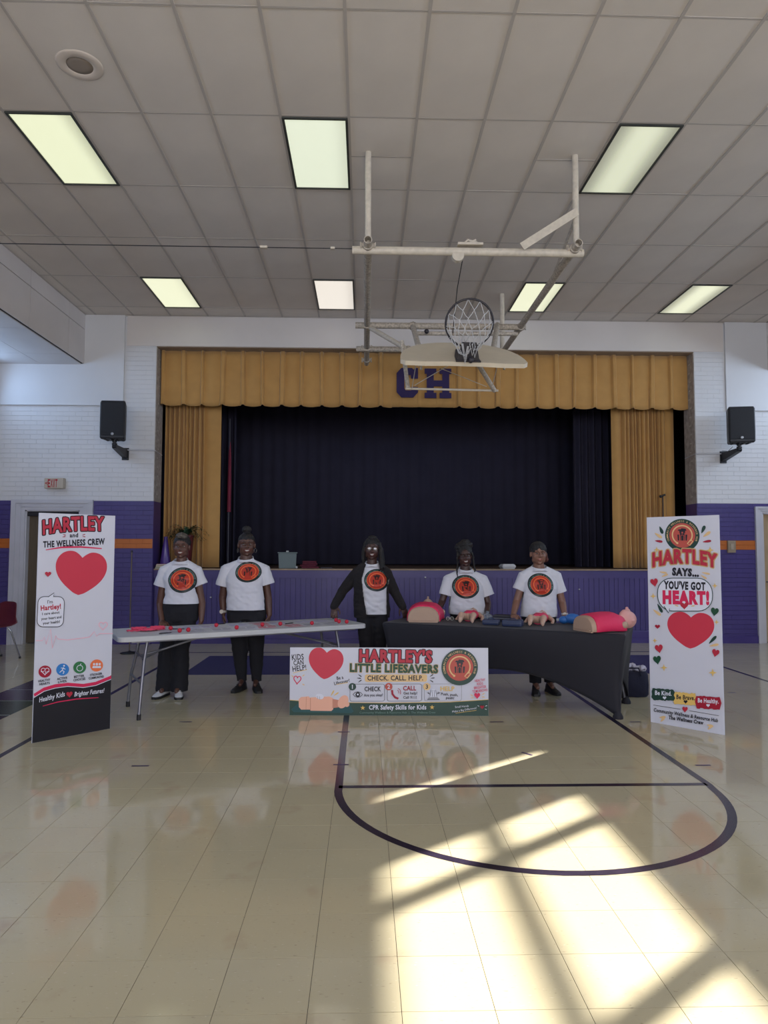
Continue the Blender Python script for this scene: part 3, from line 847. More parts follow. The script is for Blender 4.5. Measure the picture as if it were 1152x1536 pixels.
        # little house front: roof, upper storey, wings, door
        s.poly([Q_(-.24, -.26), Q_(-.19, -.34), Q_(-.08, -.34), Q_(-.03, -.40), Q_(.19, -.37), Q_(.24, -.26)], D)
        s.poly([Q_(-.15, -.26), Q_(.16, -.26), Q_(.16, -.04), Q_(-.15, -.04)], D)
        s.poly([Q_(-.26, -.04), Q_(.27, -.04), Q_(.24, .29), Q_(-.24, .29)], D)
        s.poly([Q_(-.17, -.10), Q_(-.12, -.16), Q_(-.12, .29), Q_(-.17, .29)], B_); s.poly([Q_(.12, -.16), Q_(.17, -.10), Q_(.17, .29), Q_(.12, .29)], B_)
        s.poly([Q_(-.04, -.20), Q_(.05, -.20), Q_(.05, -.10), Q_(-.04, -.10)], B_)
        s.arc(x, y+ry*.04*hk, rx*.07*hk, ry*.07*hk, PI, 2*PI, rx*.03, B_, 8)
        s.poly([Q_(-.09, .03), Q_(-.07, -.0), Q_(-.06, .29), Q_(-.09, .29)], B_); s.poly([Q_(.07, 0), Q_(.09, .03), Q_(.09, .29), Q_(.06, .29)], B_)
        if text: s.ringtext('COMMUNITY WELLNESS & RESOURCE HUB', x, y, rx*.81, ry*.81, ry*.105, 'faint' if shirt else 'cream', -205, 25)
    def build(s, name, mapf, parent):
        vs = [mapf(x, y, L) for x, y, L in s.v]
        used = sorted(set(s.m)); rem = {u: i for i, u in enumerate(used)}
        o = link_mesh(name, vs, s.f, [INK[INKN[u]] for u in used], parent, midx=[rem[m] for m in s.m])
        return o
def homography(src, dst):
    A = []; b = []
    for (x, y), (u, v) in zip(src, dst):
        A += [[x, y, 1, 0, 0, 0, -u*x, -u*y], [0, 0, 0, x, y, 1, -v*x, -v*y]]; b += [u, v]
    h = np.linalg.solve(np.array(A, float), np.array(b, float))
    return lambda x, y: ((h[0]*x+h[1]*y+h[2])/(h[6]*x+h[7]*y+1), (h[3]*x+h[4]*y+h[5])/(h[6]*x+h[7]*y+1))

FOAM = mat('white_foam_board', (.635, .645, .74), .35, var=.01)
FOAMD = mat('charcoal_board_print', RGB(38, 34, 46)[:3], .4)
def board(name, label, cat, pl, pr, w, h, corners, art, group=None, easel=True):
    """foam board standing on the floor between pl (left foot) and pr (right foot)"""
    pl = Vector(pl); pr = Vector(pr); mid = (pl+pr)/2; d = pr-pl
    rz = math.atan2(d.y, d.x)
    t = thing(name, label, cat, (mid.x, mid.y, 0), rz, group)
    b = MB(); b.box(-w/2, w/2, 0, .012, 0, h, bev=.0015); b.build('foam_board', FOAM, t)
    if easel:
        b = MB(); f = lambda u, v, dd: Vector((u, .012+dd+(1-v/(h*.62))*h*.14, v))
        b.prism([(-w*.14, 0), (w*.14, 0), (w*.04, h*.62), (-w*.04, h*.62)], 0, .006, f); b.build('easel_back', FOAM, t)
    H = homography(corners, [(-w/2, h), (w/2, h), (-w/2, 0), (w/2, 0)])
    def mp(x, y, L):
        u, v = H(x, y); u = max(-w/2+.001, min(w/2-.001, u)); v = max(.001, min(h-.001, v))
        return (u, -.0006-.00022*L, v)
    for nm, a, lab in art:
        o = a.build(nm, mp, t)
        if lab: o['label'] = lab
        if nm == 'lettering': o['kind'] = 'stuff'; o['label'] = 'printed words and small drawings'
    return t
D2 = math.radians

# ---- left tall poster (drawing units = its crop in the photograph, 4.15 px per pixel)
a = Art()
a.poly([(106, 1233), (180, 1180), (250, 1158), (330, 1152), (430, 1160), (520, 1135), (602, 1090), (604, 1430), (108, 1517)], 'black')
a.stroke([(106, 1215), (170, 1176), (240, 1156), (320, 1147), (420, 1155), (500, 1142), (600, 1102)], 20, 'magenta')
a.stroke([(106, 1229), (170, 1190), (240, 1170), (320, 1160), (420, 1168), (500, 1155), (600, 1116)], 4, 'white')
a.stroke([(165, 1283), (260, 1258), (380, 1240), (520, 1232)], 7, 'magenta', taper=True)
a.heart(333, 1213, 40, 'red', 38, rot=D2(-6))
bg1 = a
a = Art()
a.text('HARTLEY', 312, 199, 84, 'red', .04, rot=D2(-4), width=392, out='dark', ow=.05, arch=12)
a.text('and', 314, 228, 25, 'dark', .035, rot=D2(-2))
a.text('THE WELLNESS CREW', 318, 281, 36, 'dark', .048, rot=D2(-3.5), width=392)
a.stroke([(140, 309), (240, 292), (360, 288), (495, 297)], 11, 'magenta', taper=True)
for x, y, r in ((252, 214, 15), (250, 226, -8), (375, 212, -18), (377, 224, 6)): a.petal(x, y, 22, 5, D2(r), 'crimson')
a.text('Healthy Kids', 222, 1240, 30, 'white', .018, rot=D2(-13), width=165, shear=.25)
a.text('Brighter Futures!', 458, 1212, 28, 'white', .018, rot=D2(-7), width=190, shear=.25)
for cx, cy, c, l1, l2 in ((169, 1066, 'crimson', 'HEALTHY', 'HEARTS'), (281, 1054, 'blue', 'ACTIVE', 'LIVES'), (389, 1041, 'lgreen', 'BETTER', 'CHOICES'), (497, 1029, 'orange', 'STRONGER', 'COMMUNITIES')):
    a.disc(cx, cy, 41, 38, c)
    a.text(l1, cx, cy+62, 14, 'dark', .03, rot=D2(-8), width=min(78, 11*len(l1))); a.text(l2, cx+2, cy+82, 14, 'dark', .03, rot=D2(-8), width=min(98, 11*len(l2)))
a.heart(169, 1066, 50, None, 44, out='white', ow=4); a.stroke([(142, 1066), (160, 1066), (167, 1053), (174, 1078), (180, 1066), (196, 1066)], 4, 'white')
a.disc(288, 1030, 6, 6, 'white', 10); a.stroke([(286, 1040), (277, 1058), (290, 1066), (284, 1080)], 6, 'white'); a.stroke([(277, 1058), (262, 1072)], 5, 'white'); a.stroke([(268, 1044), (284, 1044), (298, 1052)], 4, 'white')
a.disc(389, 1045, 20, 20, 'lgreen', 18); a.arc(389, 1045, 19, 18, 0, 2*PI, 4, 'white'); a.stroke([(389, 1028), (396, 1016)], 4, 'white')
for dx, r in ((-18, 7), (0, 8), (18, 7)): a.disc(497+dx, 1020, r, r, 'white', 10); a.poly([(497+dx-10, 1045), (497+dx-8, 1031), (497+dx+8, 1031), (497+dx+10, 1045)], 'white')
# speech bubble
a.rrect(103, 598, 270, 786, 38, 'white', 'dark', 4); a.poly([(168, 601), (205, 574), (200, 603)], 'white'); a.stroke([(166, 600), (203, 574), (200, 600)], 4, 'dark')
a.text("I'm", 180, 640, 21, 'dark', .01, rot=D2(-4)); a.text('Hartley!', 187, 678, 30, 'red', .035, rot=D2(-6), width=128)
a.text('I care about', 188, 708, 16, 'dark', .02, rot=D2(-6), width=110); a.text('your heart and', 192, 738, 16, 'dark', .02, rot=D2(-6), width=128); a.text('your health!', 194, 766, 16, 'dark', .02, rot=D2(-6), width=108)
# pale heartbeat line and small hearts
a.stroke([(100, 872), (140, 872), (152, 850), (166, 895), (190, 800), (207, 920), (225, 840), (240, 862), (300, 868), (440, 850), (470, 815), (485, 845), (505, 828), (590, 828)], 5, 'pink')
a.heart(524, 782, 54, None, 50, out='pink', ow=6); a.heart(158, 461, 40, 'red', 34)
txt1 = a
a = Art()
a.plump_heart(368, 452, 328, 272, 'ldred', rot=D2(4))
hrt1 = a
pL, pR = G(48, 1115), G(165, 1093)
board('standing_poster', 'tall white and black poster headed by red name lettering, left of the folding table', 'poster', pL, pR, .617, 1.79,
      [(88, 80), (572, 92), (108, 1517), (605, 1430)],
      [('printed_band', bg1, 'black wave with a crimson edge'), ('lettering', txt1, None), ('red_heart', hrt1, 'plain large red heart')], 'tall standing posters')

# ---- right tall poster
a = Art()
a.logo(317, 192, 114, 108)
a.text('HARTLEY', 330, 402, 88, 'red', .045, rot=D2(1), width=430, out='cream', ow=.06, arch=30)
a.text('SAYS...', 331, 456, 46, 'dark', .065, rot=D2(3), width=178)
for x, y, l, w, r, c in ((180, 158, 52, 20, 68, 'dgreen'), (160, 193, 58, 18, 35, 'cream'), (162, 231, 52, 15, 8, 'crimson'), (457, 153, 56, 20, -65, 'dgreen'), (480, 184, 60, 18, -35, 'cream'), (480, 231, 58, 15, -8, 'crimson'),
                         (185, 435, 50, 12, 10, 'cream'), (195, 455, 46, 12, -22, 'cream'), (467, 440, 56, 12, 12, 'cream'), (452, 464, 46, 12, 32, 'cream'), (157, 670, 66, 18, 62, 'dgreen'), (137, 698, 64, 17, 38, 'cream'),
                         (499, 877, 72, 18, -45, 'dgreen'), (507, 912, 64, 16, -12, 'cream'), (153, 1386, 42, 16, -5, 'cream'), (153, 1402, 36, 14, -45, 'cream'), (466, 1440, 44, 16, 15, 'cream'), (464, 1454, 36, 14, -40, 'cream')):
    a.petal(x, y, l, w, D2(r), c)
for x, y, r in ((148, 287, 21), (500, 288, 24), (524, 522, 19), (116, 591, 21), (529, 760, 17), (118, 882, 17), (173, 1060, 24), (494, 1092, 28)): a.star(x, y, r, 'yellow')
for x, y, w, c, r in ((127, 504, 50, 'red', -10), (518, 695, 52, 'green', 10), (145, 938, 52, 'red', -8), (131, 1012, 52, 'green', -8), (516, 965, 48, 'red', 14), (304, 1336, 36, 'red', 5)): a.heart(x, y, w, c, w*1.12, rot=D2(r))
a.rrect(146, 472, 508, 688, 96, 'white', 'dgreen', 5); a.poly([(185, 655), (216, 702), (226, 668)], 'white'); a.stroke([(186, 657), (216, 701), (222, 672)], 5, 'dgreen')
a.text("YOU'VE GOT", 325, 545, 48, 'dark', .055, rot=D2(2), width=275); a.text('HEART!', 332, 638, 78, 'magenta', .07, rot=D2(1), width=308)
a.heart(320, 656, 52, 'red', 46); a.petal(268, 652, 28, 8, D2(20), 'cream'); a.petal(376, 654, 28, 8, D2(-10), 'cream')
a.heart(140, 792, 34, 'crimson', 28)
def brush(a, x0, y0, x1, y1, c, sl):
    R2 = random.Random(int(x0)); n = 12; top = []; bot = []
    for k in range(n+1):
        u = k/n; x = x0+(x1-x0)*u; top.append((x, y0+sl*u+R2.uniform(-5, 4))); bot.append((x+R2.uniform(-4, 4), y1+sl*u+R2.uniform(-4, 5)))
    left = [(x0-R2.uniform(4, 12), y1-(y1-y0)*k/4) for k in (1, 2, 3)]; right = [(x1+R2.uniform(2, 12), y0+sl+(y1-y0)*k/4) for k in (1, 2, 3)]
    a.poly(top+right+bot[::-1]+left, c)
brush(a, 240, 1218, 376, 1296, 'yellow', 12); brush(a, 96, 1196, 232, 1272, 'dgreen', 6); brush(a, 384, 1244, 536, 1324, 'crimson', 8)
a.text('Be Kind.', 165, 1240, 28, 'white', .03, rot=D2(3), width=110); a.text('Be Brave.', 311, 1268, 28, 'dark', .03, rot=D2(4), width=122); a.text('Be Healthy.', 460, 1290, 28, 'white', .03, rot=D2(3), width=138)
a.heart(173, 1259, 24, 'white', 22); a.heart(311, 1284, 26, 'dark', 24); a.heart(459, 1308, 24, 'white', 22)
a.stroke([(97, 1304), (276, 1332)], 3, 'dark'); a.stroke([(334, 1341), (528, 1374)], 3, 'dark')
a.text('Community Wellness & Resource Hub', 309, 1382, 24, 'dark', .028, rot=D2(9.5), width=428)
a.text('The Wellness Crew', 309, 1414, 24, 'dark', .04, rot=D2(9), width=232)
txt2 = a
a = Art(); a.plump_heart(354, 815, 310, 240, 'ldred', rot=D2(3))
qL, qR = G(976, 1083), G(1087, 1103)
tr = board('standing_poster', 'tall white poster with round emblem and speech bubble, right of the black table', 'poster', qL, qR, .614, 1.80,
      [(85, 75), (562, 57), (72, 1418), (558, 1505)],
      [('lettering', txt2, None), ('red_heart', a, 'plain large red heart')], 'tall standing posters')

# ---- low banner
a = Art()
a.poly([(36, 322), (200, 336), (560, 340), (900, 336), (1109, 322), (1110, 412), (37, 406)], 'dgreen'); a.stroke([(40, 322), (200, 335), (560, 339), (900, 335), (1108, 322)], 3, 'yellow')
a.poly([(46, 372), (85, 340), (360, 345), (382, 385), (370, 394), (60, 388)], 'teal')
# training torso lying on a mat
a.poly([(87, 318), (100, 306), (140, 302), (150, 312), (152, 374), (100, 374), (88, 360)], 'skin')
a.poly([(150, 308), (250, 303), (272, 312), (272, 372), (262, 382), (150, 380)], 'skin'); a.stroke([(150, 310), (150, 378)], 3, 'skind')
a.poly([(268, 316), (300, 322), (300, 362), (268, 366)], 'skind'); a.disc(325, 332, 26, 38, 'skin', 22, rot=.5); a.disc(345, 346, 14, 14, 'skin'); a.stroke([(128, 305), (126, 374)], 2, 'skind')
a.disc(200, 303, 22, 15, 'white', 16, rot=.2); a.stroke([(186, 300), (190, 316)], 2, 'grey'); a.stroke([(198, 302), (200, 320)], 2, 'grey')
bgb = a
a = Art()
a.text('KIDS', 84, 104, 30, 'dark', .02, rot=D2(-4), width=64); a.text('CAN', 88, 132, 26, 'dark', .02, rot=D2(-6), width=54); a.text('HELP!', 93, 163, 28, 'dark', .02, rot=D2(-8), width=74)
a.stroke([(58, 176), (95, 166), (132, 158)], 3, 'yellow')
a.heart(80, 215, 38, None, 44, rot=D2(5), out='magenta', ow=5)
for x, y, r in ((54, 192, 40), (112, 190, -40), (112, 238, 30)): a.petal(x, y, 16, 5, D2(r), 'cream')
a.text('Be a', 310, 210, 18, 'dark', .018, rot=D2(-10), width=36); a.text('Lifesaver!', 320, 233, 18, 'dark', .018, rot=D2(-12), width=84); a.stroke([(290, 238), (350, 228)], 3, 'yellow')
a.petal(268, 285, 36, 7, D2(-60), 'yellow'); a.petal(288, 290, 32, 7, D2(-35), 'yellow')
a.text("HARTLEY'S", 607, 116, 62, 'red', .05, rot=D2(1), width=392, out='dark', ow=.05)
a.text('LITTLE LIFESAVERS', 598, 172, 42, 'green', .045, rot=D2(1), width=474, out='cream', ow=.05)
a.rrect(442, 184, 776, 224, 10, 'cream'); a.text('CHECK. CALL. HELP.', 605, 216, 26, 'dark', .03, width=300)
for x, y, r in ((415, 190, 35), (410, 204, 5), (415, 220, -35), (800, 190, -35), (806, 204, -5), (800, 220, 35)): a.petal(x, y, 24, 5, D2(r), 'dark')
for x0, x1, c, t in ((362, 548, 'dark', '1'), (562, 748, 'dark', '2'), (762, 962, 'grey', '3')): a.rrect(x0, 236, x1, 329, 12, None, c, 2)
for x, y, t, c, tc in ((375, 250, '1', 'dgreen', 'white'), (570, 250, '2', 'coral', 'white'), (775, 250, '3', 'cream', 'dark')): a.disc(x, y, 20, 20, c); a.text(t, x, y+11, 22, tc, .02)
a.text('CHECK', 484, 274, 24, 'dark', .03, width=88); a.text('Are you okay?', 488, 302, 14, 'dark', .022, rot=D2(-1), width=102)
a.stroke([(378, 292), (390, 280), (405, 277), (420, 282), (430, 292), (418, 303), (403, 307), (388, 302)], 3, 'dark', closed=True); a.disc(404, 292, 12, 13, 'dark'); a.disc(404, 292, 5, 5, 'white')
a.text('CALL', 682, 270, 24, 'crimson', .03, width=70); a.text('Get help!', 686, 292, 14, 'dark', .022, width=74); a.text('Call 911!', 684, 315, 14, 'dark', .022, width=72)
a.stroke([(588, 268), (590, 290), (604, 308), (622, 315)], 11, 'crimson'); a.arc(612, 280, 12, 12, -1.2, .5, 3, 'crimson', 8); a.arc(612, 280, 22, 22, -1.2, .5, 3, 'crimson', 8)
a.text('HELP', 886, 273, 24, 'yellow', .03, width=76); a.text('Push, push,', 897, 299, 14, 'dark', .022, rot=D2(4), width=92); a.text('push!', 900, 318, 14, 'dark', .022, rot=D2(4), width=44)
a.poly([(778, 318), (788, 308), (832, 308), (844, 318)], 'grey'); a.stroke([(778, 320), (844, 320)], 3, 'dark'); a.poly([(790, 306), (800, 264), (818, 264), (830, 306)], 'white')
for x in (798, 806, 814, 822): a.stroke([(x, 268), (x+(x-810)*.5, 304)], 2, 'dark')
for x, r in ((786, 60), (834, -60), (782, 30), (840, -30)): a.petal(x, 285, 18, 3, D2(r), 'dark')
a.logo(951, 145, 98, 98)
for i, t in enumerate(('HEALTHY', 'KIDS', 'BRIGHTER', 'TOMORROWS!')): a.text(t, 1062, 222+19*i, 14, 'magenta', .01, rot=D2(-7), width=(56, 32, 66, 82)[i])
a.heart(1046, 301, 32, 'magenta', 34)
for x, y, r in ((1016, 296, 30), (1018, 310, -5), (1078, 290, -30), (1078, 306, 5)): a.petal(x, y, 18, 5, D2(r), 'cream')
a.star(431, 363, 14, 'yellow', 5, .4); a.star(803, 361, 14, 'yellow', 5, .4)
a.text('CPR Safety Skills for Kids', 618, 372, 24, 'white', .028, width=308)
a.text('Community Wellness & Resource Hub  |  The Wellness Crew', 618, 394, 11, 'faint', .0, width=408)
a.text('Small Hands', 964, 362, 11, 'white', .0, rot=D2(-5), width=74); a.text('Make a Big Difference!', 978, 380, 11, 'white', .0, rot=D2(-9), width=132); a.stroke([(930, 393), (1042, 378)], 2, 'yellow')
a.heart(1073, 362, 22, 'crimson', 20); a.petal(1052, 354, 12, 3, D2(20), 'white'); a.petal(1094, 354, 12, 3, D2(-20), 'white'); a.petal(1092, 372, 12, 3, D2(20), 'white')
txb = a
a = Art(); a.plump_heart(232, 126, 186, 168, 'ldred', rot=D2(6))
bL, bR = G(434, 1073), G(733, 1074)
board('floor_banner', 'long low white banner with green base standing on the floor between the tables', 'banner', bL, bR, 1.812, .612,
      [(42, 38), (1105, 42), (37, 405), (1110, 412)],
      [('printed_band', bgb, 'green base with a training torso drawn on a mat'), ('lettering', txb, None), ('red_heart', a, 'plain red heart')])

# ================================================================== CEILING-HUNG BASKETBALL HOOP
def hoop():
    X0, X1, ZP = .022, 2.035, 4.44
    t = thing('basketball_hoop', 'ceiling hung pipe frame with the folded-up fan backboard and hoop', 'basketball hoop', (1.03, 8.4, ZC))
    org = Vector((1.03, 8.4, ZC))
    def B(b, name, m, lab=None, parent=None):
        o = b.build(name, m, parent or t, fixn=True)
        o.data.transform(Matrix.Translation(-org)) if (parent is None) else o.data.transform(Matrix.Translation(-org))
        if lab: o['label'] = lab
        return o
    def pipe(name, pts, r, m=OFFW, seg=14): b = MB(); b.tube(pts, r, seg); return B(b, name, m)
    def openpipe(a, c, r, m):
        b = MB(); b.tube([a, c], r, 16, caps=False); b.tube([Vector(c), Vector(a)], r*.82, 16, caps=False)
        d = (Vector(c)-Vector(a)).normalized()
        f = Vector(a); b.add(*ann(f, d, r*.82, r)); f2 = Vector(a)+d*.12; b.cur = 1
        b.add([f2+v for v in circ(d, r*.82)], [tuple(range(16))]); return B(b, 'long_pipe', [m, BLACKM])
    def circ(d, r, n=16):
        d = Vector(d).normalized(); x = Vector((1, 0, 0)) if abs(d.x) < .9 else Vector((0, 1, 0)); y = d.cross(x).normalized(); x = y.cross(d)
        return [x*r*math.cos(2*PI*k/n)+y*r*math.sin(2*PI*k/n) for k in range(n)]
    def ann(c, d, r0, r1, n=16):
        a = [c+v for v in circ(d, r0)]; b_ = [c+v for v in circ(d, r1)]
        return a+b_, [(k, (k+1) % n, n+(k+1) % n, n+k) for k in range(n)]
    def clamp(c, axis, r, w=.07):
        b = MB(); a = Vector(axis).normalized(); c = Vector(c)
        b.tube([c-a*w/2, c+a*w/2], r*1.28, 14)
        side = a.cross(Vector((0, 0, 1))) if abs(a.z) < .9 else Vector((1, 0, 0))
        side.normalize()
        for s in (-1, 1):
            b.tube([c+side*s*r*1.7-Vector((0, 0, r*.9)), c+side*s*r*1.7+Vector((0, 0, r*.9))], .011, 6)
            b.box(-.012, .012, -.02, .02, -.018, .018, M=Matrix.Translation(c+side*s*r*1.5))
        return B(b, 'pipe_clamp', RUSTY)
    # drop pipes from the ceiling
    pipe('drop_pipe', [(X0, 6.45, ZC+.02), (X0, 6.45, ZP)], .030)
    pipe('drop_pipe', [(X1+.01, 6.44, ZC+.02), (X1+.01, 6.44, ZP)], .030)
    pipe('drop_pipe', [(2.05, 10.04, ZC+.02), (2.05, 10.04, ZP-.05)], .034)
    # long pipes running towards the stage, open ends to the room
    openpipe((X0, 6.33, ZP), (X0, 10.62, ZP), .040, RUSTY)
    openpipe((X1, 6.33, ZP), (X1, 10.4, ZP), .040, RUSTY)
    pipe('cross_pipe', [(-.13, 6.50, ZP-.03), (2.13, 6.50, ZP-.03)], .040)
    pipe('cross_pipe', [(-.13, 8.80, ZP), (2.08, 8.80, ZP)], .040, RUSTY)
    pipe('cross_pipe', [(.62, 8.80, ZP-.10), (2.0, 8.80, ZP-.09)], .026, RUSTY)
    pipe('cross_pipe', [(-.13, 9.78, ZP-.02), (.62, 9.78, ZP-.02)], .040, RUSTY)
    for x in (X0, X1): clamp((x, 6.47, ZP), (0, 1, 0), .040); clamp((x, 8.8, ZP), (0, 1, 0), .040)
    clamp((X0, 9.78, ZP), (0, 1, 0), .04); clamp((X0, 10.42, ZP), (0, 1, 0), .04); clamp((.62, 8.8, ZP), (1, 0, 0), .04); clamp((.62, 9.78, ZP-.02), (1, 0, 0), .04)
    # flat strut and rear brace on the right
    def bar(name, a, c, w, th, m):
        a, c = Vector(a), Vector(c); d = (c-a); L = d.length; q = d.to_track_quat('X', 'Z').to_matrix().to_4x4()
        b = MB(); b.box(0, L, -th/2, th/2, -w/2, w/2, M=Matrix.Translation(a) @ q, bev=.003); return B(b, name, m)
    bar('flat_strut', (X1+.01, 6.40, 4.78), W(783, 370, 6.40), .078, .012, OFFW)
    bar('flat_strut', (X1+.01, 6.46, 4.74), (X1, 7.25, ZP+.02), .06, .012, RUSTY)
    # winch plate, pulley, cord, long cable
    p = W(705, 365, 6.5); b = MB(); b.box(p.x-.125, p.x+.125, 6.46, 6.54, ZP+.028, ZP+.052, bev=.004); B(b, 'pulley_plate', OFFW)
    b = MB(); b.tube([(p.x-.05, 6.5, ZP+.06), (p.x-.02, 6.5, ZP+.09), (p.x+.02, 6.5, ZP+.075), (p.x+.06, 6.5, ZP+.09)], .012, 6); b.tube([(p.x-.06, 6.5, ZP+.06), (p.x+.07, 6.5, ZP+.07)], .008, 6); B(b, 'hook', OFFW)
    b = MB(); b.tube([(p.x-.12, 6.47, ZP-.075), (p.x-.12, 6.53, ZP-.075)], .058, 18); B(b, 'pulley', OFFW)
    bp0 = Vector((.98, 7.45, 3.80))
    b = MB(); b.tube([(p.x-.065, 6.5, ZP-.06), W(686, 432, 6.9), W(679, 500, 7.4)], .005, 6); B(b, 'cord', BLACKM)
    b = MB(); b.tube([(SOL+.01, 6.5, 4.425), (-.6, 6.5, 4.425), (-.13, 6.5, 4.425)], .0045, 6); B(b, 'pull_cable', BLACKM, 'thin dark cable running left under the ceiling')
    for q0, q1 in ((-.34, -.30), (-1.02, -.95)): b = MB(); b.box(q0, q1, 6.48, 6.52, 4.415, 4.435); B(b, 'cable_clip', OFFW)
    # backboard, folded up
    INC = math.radians(30); V = Vector((0, math.cos(INC), math.sin(INC))); N = Vector((0, -math.sin(INC), math.cos(INC)))
    O = Vector((1.0, 6.75, 3.365)); UX = Vector((1, 0, -.018)).normalized()
    bd = lambda u, v, n: O + UX*u + V*v + N*n
    pts = []
    HWb, Hb = .645, .86
    pts += [(-.60, .0), (-.40, -.012), (-.18, .012), (.18, .012), (.40, -.012), (.60, .0)]
    for k in range(25):
        a_ = PI*k/24; ca, sa = math.cos(a_), math.sin(a_)
        pts.append((HWb*math.copysign(abs(ca)**(2/2.3), ca), .06+(Hb-.06)*abs(sa)**(2/2.3)))
    b = MB(); b.prism(pts, -.022, .022, lambda u, v, d: bd(u, v, d)); o = B(b, 'backboard', BOARDP, 'cream fan-shaped backboard folded to face the ceiling')
    md = o.modifiers.new('b', 'BEVEL'); md.width = .008; md.segments = 2
    # rim bracket and rim
    DK = mat('dark_rim_paint', (.03, .027, .035), .45)
    RC = bd(.035, .13, .38); 
    b = MB()
    f = lambda u, v, d: bd(.035+u, .13+v, .024+d)
    b.prism([(-.125, -.13), (.125, -.13), (.115, .10), (.075, .36), (-.075, .36), (-.115, .10)], 0, .014, f)
    b.prism([(-.115, 0), (.115, 0), (.07, .19), (-.07, .19)], -.02, .0, lambda u, v, d: bd(.035+u, .045+d, .024+v))
    b.prism([(-.10, -.05), (.10, -.05), (.06, .015), (-.06, .015)], .0, .15, lambda u, v, d: bd(.035+u*(1-d*2.4), .13+v, .024+d))
    B(b, 'rim_bracket', DK, 'dark steel bracket')
    b = MB(); rr = .236; e1, e2 = UX, N
    cp = [RC + e1*rr*math.cos(2*PI*k/40) + e2*rr*math.sin(2*PI*k/40) for k in range(41)]
    b.tube(cp, .0115, 8, caps=False); rim = B(b, 'rim', DK, 'dark round hoop rim')
    # net falling from the upright rim
    NN = 12; rows = 6; b = MB(); Rn = random.Random(4)
    bot = RC+Vector((0, .03, -.215)); grid = []
    for r in range(rows+1):
        row = []
        for k in range(NN):
            an = 2*PI*(k+(.5 if r % 2 else 0))/NN+.13
            top = RC + e1*rr*math.cos(an) + e2*rr*math.sin(an)
            s = r/rows
            low = bot + Vector((.062*math.cos(an), .05*math.sin(an)+.04, -.155*abs(math.sin(an+.6))*.4-.04*math.sin(2*an)))
            q = top*(1-s)+low*s
            q.y -= .10*math.sin(PI*s)*(.6+.4*math.sin(an)); q.z -= .045*math.sin(PI*s)*(1.2 if math.sin(an) > 0 else .8)
            q += Vector((Rn.uniform(-1, 1), Rn.uniform(-1, 1), Rn.uniform(-1, 1)))*.014*math.sin(PI*s)
            row.append(q)
        grid.append(row)
    for r in range(rows):
        for k in range(NN):
            a0 = grid[r][k]; o1 = k if r % 2 == 0 else (k+1) % NN; o0 = (k-1) % NN if r % 2 == 0 else k
            for kk in (o0, o1): 
                c0 = grid[r+1][kk]; m_ = (a0+c0)/2+Vector((Rn.uniform(-.006, .006), Rn.uniform(-.01, .01), -.008))
                b.tube([a0, m_, c0], .0036, 5, caps=False)
    for k in range(NN): b.tube([grid[rows][k], (grid[rows][k]+grid[rows][(k+1) % NN])/2-Vector((0, 0, .02)), grid[rows][(k+1) % NN]], .0036, 5, caps=False)
    for k in range(5):
        x = RC.x+Rn.uniform(-.07, .07); b.tube([(x-.03, RC.y-.05, RC.z-.22), (x, RC.y-.02, RC.z-.33-.02*k), (x+.035, RC.y, RC.z-.23)], .0036, 5, caps=False)
    B(b, 'net', mat('white_net_cord', (.55, .55, .56), .8), 'white rope net bunched towards the bottom')
    # hanging support frame behind / below the board
    A1, A2 = W(612, 583, 7.55), W(742, 586, 7.55)
    pipe('support_bar', [A1-Vector((.03, 0, 0)), A2+Vector((.04, 0, 0))], .013, OFFW, 8)
    pipe('support_arm', [A1, W(603, 512, 7.75)], .024, RUSTY, 8)
    pipe('support_arm', [A2, W(712, 538, 7.1)], .026, RUSTY, 8)
    for a_, c_ in ((W(618, 583, 7.5), W(625, 540, 6.95)), (W(738, 582, 7.5), W(748, 540, 6.95)), (W(622, 578, 7.5), W(690, 538, 6.95)), (W(662, 553, 7.4), W(730, 580, 7.5))):
        pipe('tie_rod', [a_, c_], .0045, OFFW, 6)
    pipe('hanger_arm', [(.62, 8.8, ZP), W(628, 520, 7.6)], .034, RUSTY, 10)
    pipe('hanger_arm', [W(746, 487, 8.8), W(740, 525, 7.6)], .034, RUSTY, 10)
    pipe('hanger_arm', [W(556, 492, 8.8), W(606, 521, 7.85)], .030, OFFW, 10)
    for px in (633, 757):
        b = MB(); c_ = W(px, 545, 7.2)
        b.tube([c_+Vector((-.06, 0, .02)), c_+Vector((.06, 0, .02))], .03, 10); b.ell(c_+Vector((-.03, -.02, 0)), (.035, .03, .04), 10, 8); b.ell(c_+Vector((.035, -.02, .0)), (.03, .03, .035), 10, 8)
        b.tube([c_+Vector((-.01, -.02, .02)), c_+Vector((-.01, -.02, -.075))], .012, 8); B(b, 'board_clamp', OFFW)
    b = MB(); b.ell(W(706, 540, 6.7), (.028, .03, .032), 10, 8); B(b, 'bolt_head', DK)
    b = MB(); b.ell(W(640, 497, 8.7), (.032, .032, .03), 10, 8); B(b, 'bolt_head', DK)
hoop()

